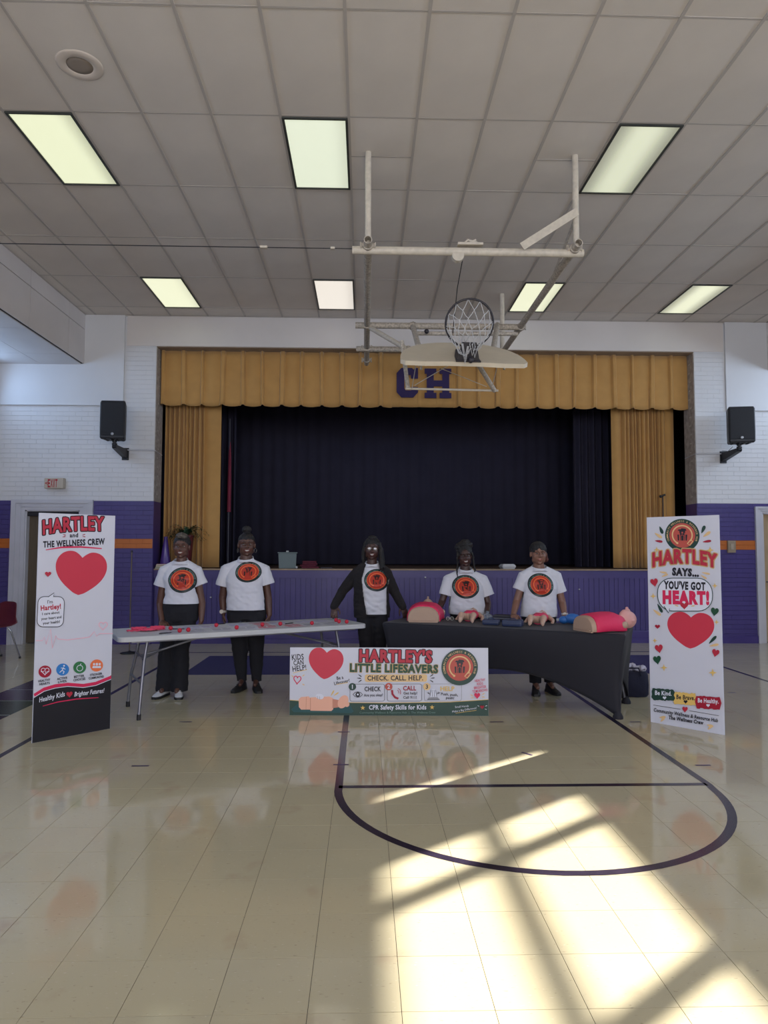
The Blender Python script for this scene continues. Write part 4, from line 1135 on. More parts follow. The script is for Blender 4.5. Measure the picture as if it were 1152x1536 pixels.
# ================================================================== WALL SPEAKERS, SIGN, PLATES, POLES
def wall_speaker(label, px0, px1, py0, py1, yaw, mountpx, side):
    Y = YW-.50
    c = W((px0+px1)/2, (py0+py1)/2, Y); w = (px1-px0)*Y/F_PX*.97; h = (py1-py0)*Y/F_PX
    t = thing('wall_speaker', label, 'speaker', (c.x, c.y, c.z), yaw, 'black wall speakers')
    b = MB()
    prof = [(-w/2, -.10), (-w/2+.02, -.12), (w/2-.02, -.12), (w/2, -.10), (w*.36, .14), (-w*.36, .14)]
    rings = []
    for z, s in ((-h/2, .90), (-h/2+.02, .98), (-h*.2, 1), (h/2-.03, 1), (h/2, .93)): rings.append([Vector((x*s, y*s, z)) for x, y in prof])
    b.loft(rings, smooth=False); b.build('cabinet', BLACKP, t)
    b = MB(); b.box(-w/2+.022, w/2-.022, -.128, -.118, -h/2+.05, h/2-.03, bev=.01); b.build('grille', mat('speaker_grille_black', (.010, .010, .014), .6, bump=.6, bscale=500), t)
    b = MB(); M = Matrix.Translation((0.01*side, -.131, -h/2+.075)) @ Matrix.Rotation(PI/2, 4, 'X')
    b.lathe([(.017, -.001), (.0215, .0), (.0215, .004), (.017, .004)], seg=20, cap=False, M=M)
    for k in range(3):
        b.box(-.0025, .0025, -.016, .016, 0, .004, M=M @ Matrix.Rotation(PI*k/3, 4, 'Z'))
    b.build('round_emblem', mat('silver_emblem', (.5, .5, .52), .3, metal=.4), t)
    b = MB()
    for x in (-.11, -.03, .05, .12): b.box(x-.012, x+.012, -.10, .06, -h/2-.014, -h/2+.003)
    b.build('foot', BLACKP, t)
    # swivel bracket: neck, arm, wall plate (built in the thing's own frame)
    mi = t.matrix_basis.inverted() if False else (Matrix.Translation(c) @ Matrix.Rotation(yaw, 4, 'Z')).inverted()
    mp = W(mountpx[0], mountpx[1], YW-.02)
    n0 = Vector((c.x, c.y+.02, c.z-h/2)); n1 = n0-Vector((0, 0, .10))
    b = MB(); b.tube([n0, n0-Vector((0, 0, .035))], .035, 12); b.tube([n0, n1], .022, 12); b.tube([n0-Vector((0, 0, .05)), n0-Vector((0, 0, .075))], .04, 12); b.tube([n1-Vector((.03, 0, 0)), n1+Vector((.03, 0, 0))], .028, 10)
    o = b.build('neck', BLACKM, t); o.data.transform(mi)
    b = MB()
    rings = []
    for s in (0, .35, 1):
        p = n1*(1-s)+mp*s; hh = .045+.075*s; ww = .035
        rings.append([Vector((p.x-ww, p.y, p.z-hh*.6)), Vector((p.x+ww, p.y, p.z-hh*.6)), Vector((p.x+ww, p.y, p.z+hh*.6)), Vector((p.x-ww, p.y, p.z+hh*.6))])
    b.loft(rings, smooth=False); o = b.build('arm', BLACKM, t); o.data.transform(mi)
    b = MB(); b.box(mp.x-.055, mp.x+.055, YW-.022, YW-.008, mp.z-.10, mp.z+.10, bev=.003); o = b.build('wall_plate', BLACKM, t); o.data.transform(mi)
    return t
s1 = wall_speaker('black wall speaker left of the stage above the exit sign', 153, 191, 603, 660, .05, (188, 681), 1)
s2 = wall_speaker('black wall speaker right of the stage', 1089, 1129, 611, 666, -.16, (1085, 686), -1)
b = MB(); b.tube([W(1099, 670, YW-.42), W(1092, 677, YW-.3), W(1083, 676, YW-.03)], .004, 6); tag(b.build('speaker_cable', BLACKM), 'thin looped cable below the right wall speaker', 'cable')

# exit sign
c = W(82, 725, YW-.06)
t = thing('exit_sign', 'cream exit sign with red letters above the left door', 'sign', c, math.radians(-4))
b = MB(); b.box(-.155, .155, -.035, .055, -.085, .085, bev=.012); b.build('housing', mat('cream_sign_plastic', (.50, .44, .36), .5), t)
REDL = mat('red_sign_letters', (.42, .02, .03), .5)
def flat_text(name, body, h, off, m, parent, u0, v0, y, width=None, shear=0):
    vs, fs = font_mesh(body, off); mx = (max(p[0] for p in vs)+min(p[0] for p in vs))/2; wx = max(p[0] for p in vs)-min(p[0] for p in vs)
    sc = h/.70; sx = width/wx if width else sc
    return link_mesh(name, [(u0+(u-mx)*sx, y, v0+v*sc-h/2) for u, v in vs], fs, m, parent)
for ch, u in (('E', -.075), ('X', -.030), ('I', .008), ('T', .045)): flat_text('letter', ch, .125, .03, REDL, t, u, 0, -.0365, width=.014 if ch == 'I' else .040)
flat_text('arrow', '<', .055, .03, REDL, t, -.118, .0, -.0365)

def plate(label, px, py, w, h, name='wall_plate', m=None):
    p = W(px, py, YW-.006); b = MB(); b.box(-w/2, w/2, -.045, 0, -h/2, h/2, bev=.008); t = thing(name, label, 'wall control', p)
    b.build('cover', m or mat('beige_cover', (.30, .24, .17), .5), t); b = MB(); b.box(-w*.2, w*.2, -.056, -.044, -h*.25, h*.25, bev=.004); b.build('knob', mat('beige_knob', (.40, .33, .25), .4), t)
plate('beige wall box on the orange stripe beside the left tall poster', 162, 823, .11, .17)
plate('beige wall box on the orange stripe beside the right tall poster', 1096, 820, .13, .20)
# thin upright pole
b = MB(); p = G(195, 950); X = W(196, 900, 10.2).x
t = thing('thin_pole', 'thin brass-coloured pole standing behind the folding table', 'pole', (X, 10.2, 0))
b = MB(); b.tube([(0, 0, .02), (0, 0, 1.47)], .010, 8); b.build('shaft', mat('dull_brass', (.16, .13, .09), .4, metal=.5), t)
b = MB(); b.tube([(0, 0, 1.47), (0, 0, 1.50)], .014, 8); b.build('cap', BLACKM, t)
b = MB(); b.lathe([(.13, 0), (.13, .012), (.03, .03), (.012, .04)]); b.build('base', BLACKM, t)

# ================================================================== THINGS ON THE STAGE
# storage bin
p = W(431, 851, 11.62)
t = thing('storage_bin', 'grey-green plastic bin with a lid at the stage edge', 'bin', (p.x, 11.62, ZS), .12)
BINM = mat('grey_green_plastic', (.115, .165, .175), .45)
b = MB(); rings = [[Vector((sx*w, sy*d, z)) for sx, sy in ((-1, -1), (1, -1), (1, 1), (-1, 1))] for z, w, d in ((0, .135, .10), (.005, .14, .105), (.25, .15, .115))]
b.loft(rings, smooth=False); b.build('tub', BINM, t)
b = MB(); b.box(-.165, .165, -.13, .13, .25, .272, bev=.008); b.build('lid', BINM, t)
b = MB(); b.box(-.022, .022, -.02, .02, .272, .298, bev=.004); b.build('lid_handle', mat('pale_grey_plastic', (.35, .38, .38), .4), t)
p = W(445, 850, 11.42); b = MB(); b.ell((0, 0, .022), (.017, .017, .022), 12, 8); tag(b.build('small_white_ball', WHITEP, loc=(p.x, 11.42, ZS)), 'small white ball in front of the grey-green bin', 'ball')
# red folded stack
REDD = mat('dark_red_cloth', (.12, .014, .035), .8, var=.2, vscale=20)
p = W(464, 852, 11.75); R = random.Random(2)
for k in range(4):
    b = MB(); w = .15-.012*k; b.box(-w, w, -.10, .10, 0, .030, bev=.012)
    o = b.build('folded_red_cloth', REDD, loc=(p.x+R.uniform(-.015, .015), 11.75, ZS+.031*k)); o.rotation_euler = (0, 0, R.uniform(-.08, .08))
    tag(o, ('lowest', 'second lowest', 'second highest', 'topmost')[k]+' dark red cloth in the folded pile beside the bin', 'cloth', 'folded red cloths on the stage')
b = MB(); b.box(-.10, .10, -.06, .06, 0, .016, bev=.005); q = W(490, 850, 11.7); tag(b.build('flat_dark_tray', mat('slate_tray', (.03, .03, .05), .5), loc=(q.x, 11.7, ZS)), 'flat dark tray on the stage right of the red cloths', 'tray')
# foam container
p = W(761, 852, 11.45); t = thing('takeout_box', 'white foam takeout box on the stage edge between the two right-hand people', 'box', (p.x, 11.45, ZS), .1)
b = MB(); b.loft([[Vector((sx*w, sy*d, z)) for sx, sy in ((-1, -1), (1, -1), (1, 1), (-1, 1))] for z, w, d in ((0, .095, .085), (.042, .118, .105))], smooth=False); b.build('base', CORK, t)
b = MB(); b.loft([[Vector((sx*w, sy*d, z)) for sx, sy in ((-1, -1), (1, -1), (1, 1), (-1, 1))] for z, w, d in ((.043, .120, .107), (.05, .116, .103), (.082, .090, .08))], smooth=False); b.build('lid', CORK, t)
# books
for k, (cname, col) in enumerate((('green', (.05, .10, .03)), ('yellow', (.35, .25, .04)), ('red', (.30, .03, .04)))):
    p = Vector((-3.30, 11.3, 0)); t = thing('book', cname+' book in the small pile on the stage left corner'+(', topmost' if k == 2 else ''), 'book', (-3.305+.008*k, 11.32, ZS+.0265*k), .04*k, 'books in the stage corner')
    b = MB(); b.box(-.10, .10, -.05, .05, 0, .004); b.box(-.10, .10, -.05, .05, .020, .024); b.box(-.10, .10, .046, .05, 0, .024); b.build('cover', mat(cname+'_book_cover', col, .5), t)
    b = MB(); b.box(-.095, .095, -.048, .0458, .0045, .0195); b.build('pages', mat('paper', (.6, .58, .5), .8), t)
# purple megaphone cone
p = W(243, 850, 11.55)
t = thing('megaphone', 'purple cheer megaphone standing on its wide end at the stage left corner', 'megaphone', (-3.30, 11.485, ZS))
b = MB(); b.lathe([(.098, .0), (.102, .008), (.094, .03), (.028, .50), (.036, .52), (.025, .525)], seg=28); b.build('horn', mat('purple_gloss_plastic', (.085, .045, .26), .25), t)
b = MB(); b.lathe([(.103, 0.0), (.106, .006), (.103, .012)], seg=28, cap=False); b.build('rim', mat('pale_purple_rim', (.3, .25, .6), .3), t)
# fern in dark red pot
p = W(268, 850, 11.60)
t = thing('potted_fern', 'green fern in a tall dark red planter behind the leftmost person', 'plant', (-2.965, 11.47, ZS))
b = MB(); b.lathe([(.085, 0), (.09, .01), (.125, .50), (.135, .52), (.135, .55), (.115, .55), (.11, .50)], seg=24); b.build('pot', mat('dark_red_pot', (.11, .018, .022), .45), t)
FERN = mat('fern_green', (.015, .055, .022), .7, var=.35, vscale=30)
R = random.Random(9)
fr = MB()
for k in range(70):
    an = R.uniform(0, 2*PI); L = R.uniform(.20, .38); lift = R.uniform(.02, .16)
    base = Vector((0, 0, .54)); d = Vector((math.cos(an), math.sin(an)*.22, 0)); sd = Vector((-d.y, d.x, 0)).normalized()
    pts = [base+d*L*s+Vector((0, 0, lift*math.sin(PI*s*.75)*1.4-.10*s*s)) for s in [q/9 for q in range(10)]]
    for i in range(1, 10):
        w = .075*(1-i/11); q = pts[i]; tt = (pts[i]-pts[i-1])
        for sg in (-1, 1):
            tip = q+sd*sg*w+tt*.5+Vector((0, 0, R.uniform(-.015, .01)))
            fr.add([q-tt*.4, q+tt*.25, tip], [(0, 1, 2)])
tag(fr.build('fronds', FERN, t, fixn=False), kind='stuff')
# narrow red hanging strip far back on the stage
p0, p1 = W(346, 628, 12.25), W(346, 768, 12.25)
t = thing('hanging_flag', 'narrow dark red furled flag on a pole inside the stage beside the left gold curtain', 'flag', (p0.x-.01, 12.25, ZS))
b = MB(); b.tube([(0, 0, 0), (0, 0, p0.z-ZS)], .011, 8); b.build('pole', mat('grey_pole', (.06, .06, .08), .4), t)
b = MB(); zt = W(346, 663, 12.25).z-ZS; zb = p1.z-ZS
b.loft([[Vector((r*math.cos(a_)*1.0+.005, r*.6*math.sin(a_), z)) for a_ in [2*PI*q/10+z for q in range(10)]] for z, r in ((zb, .035), (zb+.5, .036), (zb+1.0, .026), (zt, .012))]); b.build('cloth', mat('flag_red_cloth', (.20, .02, .05), .8), t)
# microphone stand
mx = W(994, 742, 11.45)
t = thing('microphone_stand', 'black microphone stand in front of the right gold curtain', 'microphone stand', (mx.x, 11.45, ZS))
b = MB(); b.tube([(0, 0, .02), (0, 0, mx.z-ZS-.03)], .010, 8); b.build('shaft', BLACKM, t)
b = MB(); b.lathe([(.13, 0), (.13, .015), (.02, .03)]); b.build('base', BLACKM, t)
b = MB(); b.tube([(-.03, 0, mx.z-ZS-.03), (.035, -.02, mx.z-ZS)], .016, 8); b.ell((-.035, 0, mx.z-ZS-.03), (.024, .024, .024), 10, 8); b.build('microphone', BLACKM, t)

# ================================================================== CHAIR AT FAR LEFT
MAR = mat('maroon_shell_plastic', (.13, .02, .028), .35, bump=.1, bscale=200)
t = thing('school_chair', 'maroon plastic school chair with chrome legs at the far left edge', 'chair', (-5.07, 9.62, 0), math.radians(-28))
def shell_mesh():
    b = MB(); vs = []; fs = []; nu, nv = 10, 14
    prof = [(-.20, .445), (-.19, .452), (-.10, .44), (0, .435), (.10, .44), (.16, .46), (.19, .50), (.205, .58), (.215, .66), (.225, .74), (.23, .78)]
    for j, (y, z) in enumerate(prof):
        for i in range(nu+1):
            u = i/nu*2-1; w = .215 if j < 6 else .215-.012*(j-6)
            vs.append((u*w, y-(.03*u*u if j > 6 else 0), z+(.02*u*u if j < 6 else 0)-(.02*abs(u)**4 if j == len(prof)-1 else 0)))
    for j in range(len(prof)-1):
        for i in range(nu): a_ = j*(nu+1)+i; fs.append((a_, a_+1, a_+nu+2, a_+nu+1))
    b.add(vs, fs, True); return b
o = shell_mesh().build('seat_shell', MAR, t); md = o.modifiers.new('s', 'SOLIDIFY'); md.thickness = .007
CHR = mat('chrome', (.45, .45, .47), .2, metal=.9)
for sx in (-1, 1):
    for sy, yb in ((-1, -.23), (1, .25)):
        b = MB(); b.tube([(sx*.15, sy*.10, .43), (sx*.17, sy*.13, .38), (sx*.20, yb, .015)], .011, 8); lg = b.build('leg', CHR, t)
        b = MB(); b.tube([(sx*.20, yb, .03), (sx*.201, yb*1.01, 0.0)], .015, 8); b.build('foot_cap', BLACKP, lg)

# ================================================================== PEOPLE
def remeshed(mb, voxel, smooth=2, fac=.5):
    """union of overlapping closed shapes -> one continuous skin"""
    me = bpy.data.meshes.new('tmp'); me.from_pydata(mb.v, [], mb.f)
    bm = bmesh.new(); bm.from_mesh(me); bmesh.ops.remove_doubles(bm, verts=bm.verts, dist=1e-6)
    bmesh.ops.recalc_face_normals(bm, faces=bm.faces); bm.to_mesh(me); bm.free()
    o = bpy.data.objects.new('tmp', me); COL.objects.link(o)
    md = o.modifiers.new('r', 'REMESH'); md.mode = 'VOXEL'; md.voxel_size = voxel; md.adaptivity = 0; md.use_smooth_shade = True
    if smooth:
        s = o.modifiers.new('s', 'SMOOTH'); s.factor = fac; s.iterations = smooth
    dg = bpy.context.evaluated_depsgraph_get()
    out = bpy.data.meshes.new_from_object(o.evaluated_get(dg))
    bpy.data.objects.remove(o); bpy.data.meshes.remove(me)
    out.polygons.foreach_set('use_smooth', [True]*len(out.polygons))
    return out
def cut(me, cuts, solid=0):
    """cuts: (point, outward normal, radius) - trims the cloth open at sleeve ends, neckline and hem"""
    bm = bmesh.new(); bm.from_mesh(me)
    for p, nrm, rad in cuts:
        p = Vector(p); nrm = Vector(nrm).normalized()
        def ok(c):
            q = c-p; al = q.dot(nrm); return (q-nrm*al).length < rad and -.03 < al < .14
        fs = [f for f in bm.faces if ok(f.calc_center_median())]
        geom = list({v for f in fs for v in f.verts})+list({e for f in fs for e in f.edges})+fs
        bmesh.ops.bisect_plane(bm, geom=geom, plane_co=p, plane_no=nrm, clear_outer=True)
    bm.to_mesh(me); bm.free(); me.polygons.foreach_set('use_smooth', [True]*len(me.polygons)); me.update()
def np_verts(me):
    a = np.empty(len(me.vertices)*3); me.vertices.foreach_get('co', a); return a.reshape(-1, 3)
def set_verts(me, a): me.vertices.foreach_set('co', a.ravel()); me.update()
def limb(b, pts, radii, seg=14):
    """tapered, round-jointed chain"""
    pts = [Vector(p) for p in pts]
    P, Rr = [pts[0]], [radii[0]]
    for i in range(len(pts)-1):
        for s in (.33, .66, 1): P.append(pts[i]*(1-s)+pts[i+1]*s); Rr.append(radii[i]*(1-s)+radii[i+1]*s)
    b.tube(P, 0, seg, radii=Rr)
    for p, r in zip(pts, radii): b.ell(p, (r, r, r), 12, 8)
def hand(b, wr, d, nrm, side, L=.17, curl=.35, spread=.5):
    """wrist point, pointing direction, palm normal; side=+1 thumb towards d x nrm"""
    d = Vector(d).normalized(); n = Vector(nrm); n = (n-d*n.dot(d)).normalized(); s = d.cross(n)*side
    R3 = Matrix((s, d, n)).transposed()
    b.ell(wr+d*.030, (.026, .038, .018), 12, 8, R=R3); b.ell(wr+d*.058, (.038, .044, .0155), 12, 8, R=R3)
    for k, (off, ln) in enumerate(((.030, .072), (.011, .080), (-.009, .075), (-.028, .060))):
        base = wr+d*.078+s*off*1.0; dr = (d+s*off*spread*6).normalized(); ax = dr.cross(n).normalized()
        pts = [base-d*.012]; ang = 0; p = base
        for q, fr in enumerate((.42, .32, .26)):
            ang += curl*(.6+.5*q); dd = dr*math.cos(ang)+n*math.sin(ang); p = p+dd*ln*fr; pts.append(p.copy())
        limb(b, [base-d*.012]+pts[1:], [.0098, .0092, .0085, .0072], 8)
    t0 = wr+d*.025+s*.022; t1 = t0+(d*.6+s*.75+n*.25).normalized()*.036; t2 = t1+(d*.9+s*.35+n*.35).normalized()*.030; t3 = t2+(d*1+s*.1+n*.4).normalized()*.022
    limb(b, [t0, t1, t2, t3], [.014, .0115, .0100, .0080], 8)

def person(idx, label, cfg):
    Y = cfg['Y']; base = cfg['base']
    root = thing('person', label, 'person', (base[0], base[1], 0), 0, None)
    org = Vector((base[0], base[1], 0))
    def P(px, py, dy=0.0):
        return W(px, py, Y+dy)-org
    sk = mat('skin_%d' % idx, cfg['skin'], .45, var=.08, vscale=20, spec=.45)
    lipm = mat('lips_%d' % idx, cfg['lips'], .35)
    # ---------------- body (one continuous surface)
    hc = P(*cfg['head']); hc.y = cfg.get('hy', 0)+0.0+(Y-base[1])
    HR = Matrix.Rotation(cfg.get('turn', 0), 3, 'Z') @ Matrix.Rotation(cfg.get('nod', 0), 3, 'X') @ Matrix.Rotation(cfg.get('tilt', 0), 3, 'Y')
    k = cfg.get('hs', 1.0)*1.06
    H = lambda x, y, z: hc + HR @ Vector((x*k, y*k, z*k))
    fw = cfg.get('fw', 1.0)
    b = MB()
    b.ell(H(0, .018, .024), (.077*k*fw, .094*k, .084*k), 24, 16, R=HR)          # cranium
    b.ell(H(0, -.020, -.030), (.066*k*fw, .062*k, .078*k), 22, 14, R=HR)        # face
    b.ell(H(0, -.030, -.072), (.044*k*fw, .044*k, .038*k), 18, 12, R=HR)        # jaw
    b.ell(H(0, -.060, -.096), (.020*k, .018*k, .015*k), 12, 8, R=HR)         # chin
    for s in (-1, 1):
        b.ell(H(s*.036*fw, -.048, -.030), (.025*k, .022*k, .022*k), 14, 10, R=HR)   # cheeks
        b.ell(H(s*.029, -.069, .022), (.024*k, .010*k, .0075*k), 12, 8, R=HR)        # brow
        b.ell(H(s*.076*fw, .008, -.010), (.009*k, .018*k, .030*k), 12, 8, R=HR)      # ears
        b.ell(H(s*.047*fw, -.010, -.062), (.020*k, .036*k, .030*k), 12, 8, R=HR)
        b.ell(H(s*.011, -.091, -.030), (.0095*k, .010*k, .0075*k), 10, 8, R=HR)      # nostrils
    b.tube([H(0, -.076, .018), H(0, -.088, -.008), H(0, -.099, -.026)], 0, 10, radii=[.008*k, .0095*k, .013*k])
    b.ell(H(0, -.098, -.027), (.0125*k, .011*k, .010*k), 12, 8, R=HR)
    smile = cfg.get('smile', 0)
    mw = .024+.006*smile; up = .007*smile; gp = .0045*smile
    b.tube([H(-mw, -.066, -.054+up), H(-.012, -.080, -.0535+gp*.6), H(0, -.0825, -.0525+gp*.6), H(.012, -.080, -.0535+gp*.6), H(mw, -.066, -.054+up)], 0, 8, radii=[.003*k, .0056*k, .0050*k, .0056*k, .003*k])
    b.tube([H(-mw, -.066, -.055+up), H(-.012, -.078, -.0650-gp*1.3), H(0, -.080, -.0665-gp*1.5), H(.012, -.078, -.0650-gp*1.3), H(mw, -.066, -.055+up)], 0, 8, radii=[.003*k, .0060*k, .0064*k, .0060*k, .003*k])
    neck = P(cfg['neck'][0], cfg['neck'][1]-3.6); neck.y = Y-base[1]+.008
    sh = {s: P(*cfg['shoulder'][s]) for s in 'LR'}
    rn = cfg.get('rn', .054)
    limb(b, [H(0, .028, -.05), neck, neck-Vector((0, -.012, .07))], [rn, rn*1.04, rn*1.35], 18)
    chest = (sh['L']+sh['R'])/2
    hipz = cfg['hipz']; hipx = P(cfg['hipx'], 900).x
    hw = cfg['hipw']
    # slim inner trunk under the clothes
    b.loft([ring((chest.x, 0+(Y-base[1]), chest.z+.015), .10, .05), ring((chest.x, Y-base[1], chest.z-.05), .14, .075), ring(((chest.x+hipx)/2, Y-base[1], (chest.z+hipz)/2+.02), .11, .08), ring((hipx, Y-base[1], hipz), .11, .08)])
    rad = cfg.get('arm', 1.0)
    for s in 'LR':
        el, wr = [P(*q) for q in cfg['arm_'+s]]
        limb(b, [sh[s]+Vector((0, 0, -.022)), el, el*.65+wr*.35, wr], [.045*min(rad, 1), .037*rad, .036*rad, .026*rad])
        
        hd_, hn, side = cfg['hand_'+s]
        hand(b, wr, hd_, hn, side, curl=cfg.get('curl_'+s, .35))
    legs = {}
    for s in 'LR':
        kn, an = [Vector(q) for q in cfg['leg_'+s]]
        hp = Vector((hipx+(-1 if s == 'L' else 1)*hw*.45, Y-base[1], hipz-.02))
        legs[s] = (hp, kn, an)
        limb(b, [hp, kn, an], [.06, .042, .034])
        limb(b, [an, an+Vector((0, -.10, -.035))], [.034, .022])
    me = remeshed(b, .0052, 2, .45)
    # eye sockets pressed in, finer nose bridge
    V = np_verts(me); RI = np.array(HR.transposed()); loc = (V-np.array(hc)) @ RI.T / k
    for s in (-1, 1):
        d2 = ((loc[:, 0]-s*.029)/.019)**2+((loc[:, 2]-.004)/.012)**2
        w = np.exp(-d2)*(loc[:, 1] < -.03)
        V += np.outer(w*.010*k, np.array(HR @ Vector((0, 1, 0))))
    set_verts(me, V)
    me.materials.append(sk); me.materials.append(lipm)
    cen = np.array([p.center for p in me.polygons]); l2 = (cen-np.array(hc)) @ RI.T / k
    lip = (np.abs(l2[:, 0]) < mw*.95) & (l2[:, 1] < -.068) & (l2[:, 2] < -.0485+.003*smile+(up*(l2[:, 0]/mw)**2)) & (l2[:, 2] > -.0725-gp*1.8+.010*(l2[:, 0]/mw)**2)
    me.polygons.foreach_set('material_index', lip.astype(int))
    body = link_data('body', me, root)
    # ---------------- eyes, brows, teeth
    for s in (-1, 1):
        e = MB(); e.ell(H(s*.029, -.0655, .0035), (.0125*k, .0105*k, .0066*k), 14, 10, R=HR); eo = e.build('eye', EYEW, root)
        e = MB(); e.ell(H(s*.029-.001, -.0735, .0035), (.0060*k, .0040*k, .0058*k), 12, 8, R=HR); e.build('iris', IRIS, eo)
        e = MB(); e.tube([H(s*.015, -.0780, .0250), H(s*.029, -.0775, .0290), H(s*.046, -.066, .0235)], 0, 6, radii=[.0032*k, .0030*k, .0014*k]); e.build('eyebrow', HAIR, root)
        e = MB(); e.tube([H(s*.016, -.0755, .0055), H(s*.029, -.0775, .0125), H(s*.043, -.066, .0065)], .0022*k, 6); e.build('eyelid', sk, root)
    if cfg.get('teeth'):
        e = MB(); rs = []
        for q in range(9):
            u = q/4-1; x = u*.0250; y = -.0862+.0135*u*u; zc = -.0592+.0078*smile*u*u; hh = .0050*(1-.55*u*u)
            rs.append([H(x, y, zc-hh), H(x, y, zc+hh*.8), H(x, y+.006, zc+hh*.8), H(x, y+.006, zc-hh)])
        e.loft(rs, smooth=False); e.build('teeth', TEETH, root)
    # ---------------- T-shirt
    b = MB(); yb = Y-base[1]
    for (px, w, z, dp, dy) in cfg['shirt']:
        pass
    rings = []
    for (px, w, py, dp, dy) in cfg['shirt']:
        c = P(px, py); rings.append(ring((c.x, yb+dy, c.z), w, dp, 28, 2.3))
    b.loft(rings)
    for s in 'LR':
        se, er = cfg['sleeve_'+s]; se = P(*se); sgn = -1 if s == 'L' else 1
        d = (se-sh[s]).normalized()
        a0 = Vector((neck.x+sgn*.055, yb+.004, sh[s].z+.058)); 
        limb(b, [a0, sh[s]+Vector((0, 0, -.012))], [.050, .062])
        bu = cfg.get('bust'); 
        if bu: bc = P(bu[0]+sgn*bu[2], bu[1]); b.ell((bc.x, yb-bu[3], bc.z), (.078, .062, .074), 16, 12)
        if cfg.get('nosleeve'): continue
        b.tube([sh[s]-d*.02+Vector((0, 0, -.01)), sh[s]*.5+se*.5, se, se+d*.04], 0, 18, radii=[.066, er*.96, er, er*1.01])
        b.ell(sh[s]+Vector((0, 0, -.014)), (.066, .064, .064), 16, 10)
    # collar
    colp = P(cfg['neck'][0], cfg['neck'][1]-3.2); colp.y = yb-.004
    b.tube([colp+Vector((0, -.004, -.06)), colp, colp+Vector((0, .004, .035))], 0, 20, radii=[.095, rn+.022, rn+.014])
    sm = remeshed(b, .0075, 3, .5)
    V = np_verts(sm)
    # soft cloth folds
    zt, zb_ = rings[-1][0].z, rings[0][0].z
    se_ = cfg.get('seed', idx)
    for i in range(len(V)):
        x, y, z = V[i]; f = max(0.0, min(1.0, (zt-z)/(zt-zb_)))
        n1 = noise.noise(Vector((x*6+se_, y*5, z*13)))*.011*f + noise.noise(Vector((x*14, y*9+se_, z*30)))*.005*(.35+f) + noise.noise(Vector((x*20+z*18, se_, z*16)))*.004
        r_ = math.hypot(x-chest.x, (y-yb)) or 1
        V[i, 0] += (x-chest.x)/r_*n1*.6; V[i, 1] += (y-yb)/r_*n1*1.3
    set_verts(sm, V)
    cuts = []
    for s in ('' if cfg.get('nosleeve') else 'LR'):
        se = P(*cfg['sleeve_'+s][0]); d = (se-sh[s]).normalized(); cuts.append((se, d, cfg['sleeve_'+s][1]*1.22))
    hemp = P(cfg['shirt'][0][0], cfg['hem']); hemp.y = yb
    cuts.append((hemp, (cfg.get('hemtilt', 0), 0, -1), .38))
    cuts.append((colp, (0, -.32, 1), .10))
    cut(sm, cuts)
    sm.materials.append(SHIRT)
    so = link_data('t_shirt', sm, root); md = so.modifiers.new('t', 'SOLIDIFY'); md.thickness = .0025; md.offset = -1
    # printed emblem, wrapped onto the cloth
    bv = BVHTree.FromPolygons([tuple(v) for v in V], []) if False else None
    bm = bmesh.new(); bm.from_mesh(sm); bv = BVHTree.FromBMesh(bm); bm.free()
    lx, ly, rx, ry = cfg['logo']; a = Art(); a.logo(0, 0, 100, 100, shirt=True, rings=4, text=True)
    sc = Y/F_PX
    lc = P(lx, ly)
    def mp(x, y, L):
        X = lc.x+x/100*rx*sc; Z = lc.z-y/100*ry*sc
        hit = bv.ray_cast(Vector((X, -1.2, Z)), Vector((0, 1, 0)))
        yy = hit[0].y if hit[0] is not None else yb-.08
        return (X, yy-.0035-.00055*L, Z)
    a.build('shirt_print', mp, so)['label'] = 'round emblem print with a dark ring and orange-red centre'
    # ---------------- trousers
    b = MB(); z1 = cfg['waistz']
    pr = cfg['pr']
    b.loft([ring((hipx, yb, hipz-.09), hw*.98, .105, 28, 2.4), ring((hipx, yb+.012, hipz), hw, .125, 28, 2.4), ring((hipx, yb+.005, (hipz+z1)/2), hw*.98, .118, 28, 2.3), ring((hipx, yb, z1), hw*.93, .10, 28, 2.3)])
    ends = []
    for s in 'LR':
        hp, kn, an = legs[s]
        end = an+Vector((0, 0, cfg.get('cuffz', -.03)))
        b.tube([hp+Vector((0, 0, -.0)), hp*.5+kn*.5, kn, kn*.5+end*.5, end, end-Vector((0, 0, .03))], 0, 20, radii=[pr[0], pr[0]*.94, pr[1], (pr[1]+pr[2])/2, pr[2], pr[2]])
        ends.append((end, (0, 0, -1), pr[2]*1.35))
    pm = remeshed(b, .009, 3, .5)
    V = np_verts(pm)
    for i in range(len(V)):
        x, y, z = V[i]; n1 = noise.noise(Vector((x*16+se_*3, y*12, z*9)))*.007+noise.noise(Vector((x*8, y*12, z*26+se_)))*.005
        V[i, 0] += n1*.7; V[i, 1] += n1
    set_verts(pm, V); cut(pm, ends); pm.materials.append(PANTS); link_data('trousers', pm, root)
    # ---------------- shoes
    for s in 'LR':
        hp, kn, an = legs[s]; yaw = cfg.get('toe', .15)*(-1 if s == 'L' else 1)
        Mx = Matrix.Translation((an.x, an.y, 0)) @ Matrix.Rotation(yaw, 4, 'Z')
        sm_ = cfg['shoes']
        so_ = MB(); rs = []
        for y, w, h in ((.075, .026, .035), (.06, .036, .045), (0, .040, .05), (-.08, .042, .035), (-.13, .048, .03), (-.175, .040, .026), (-.20, .022, .022)):
            rs.append([Mx @ Vector((w*math.copysign(abs(math.cos(q))**.7, math.cos(q)), y, .012 + (.012 if math.sin(q) > 0 else -.012))) for q in [2*PI*j/12+.2 for j in range(12)]])
        so_.loft(rs); sole = so_.build('shoe', sm_[1], root); sole['label'] = sm_[2]
        up = MB(); rs = []
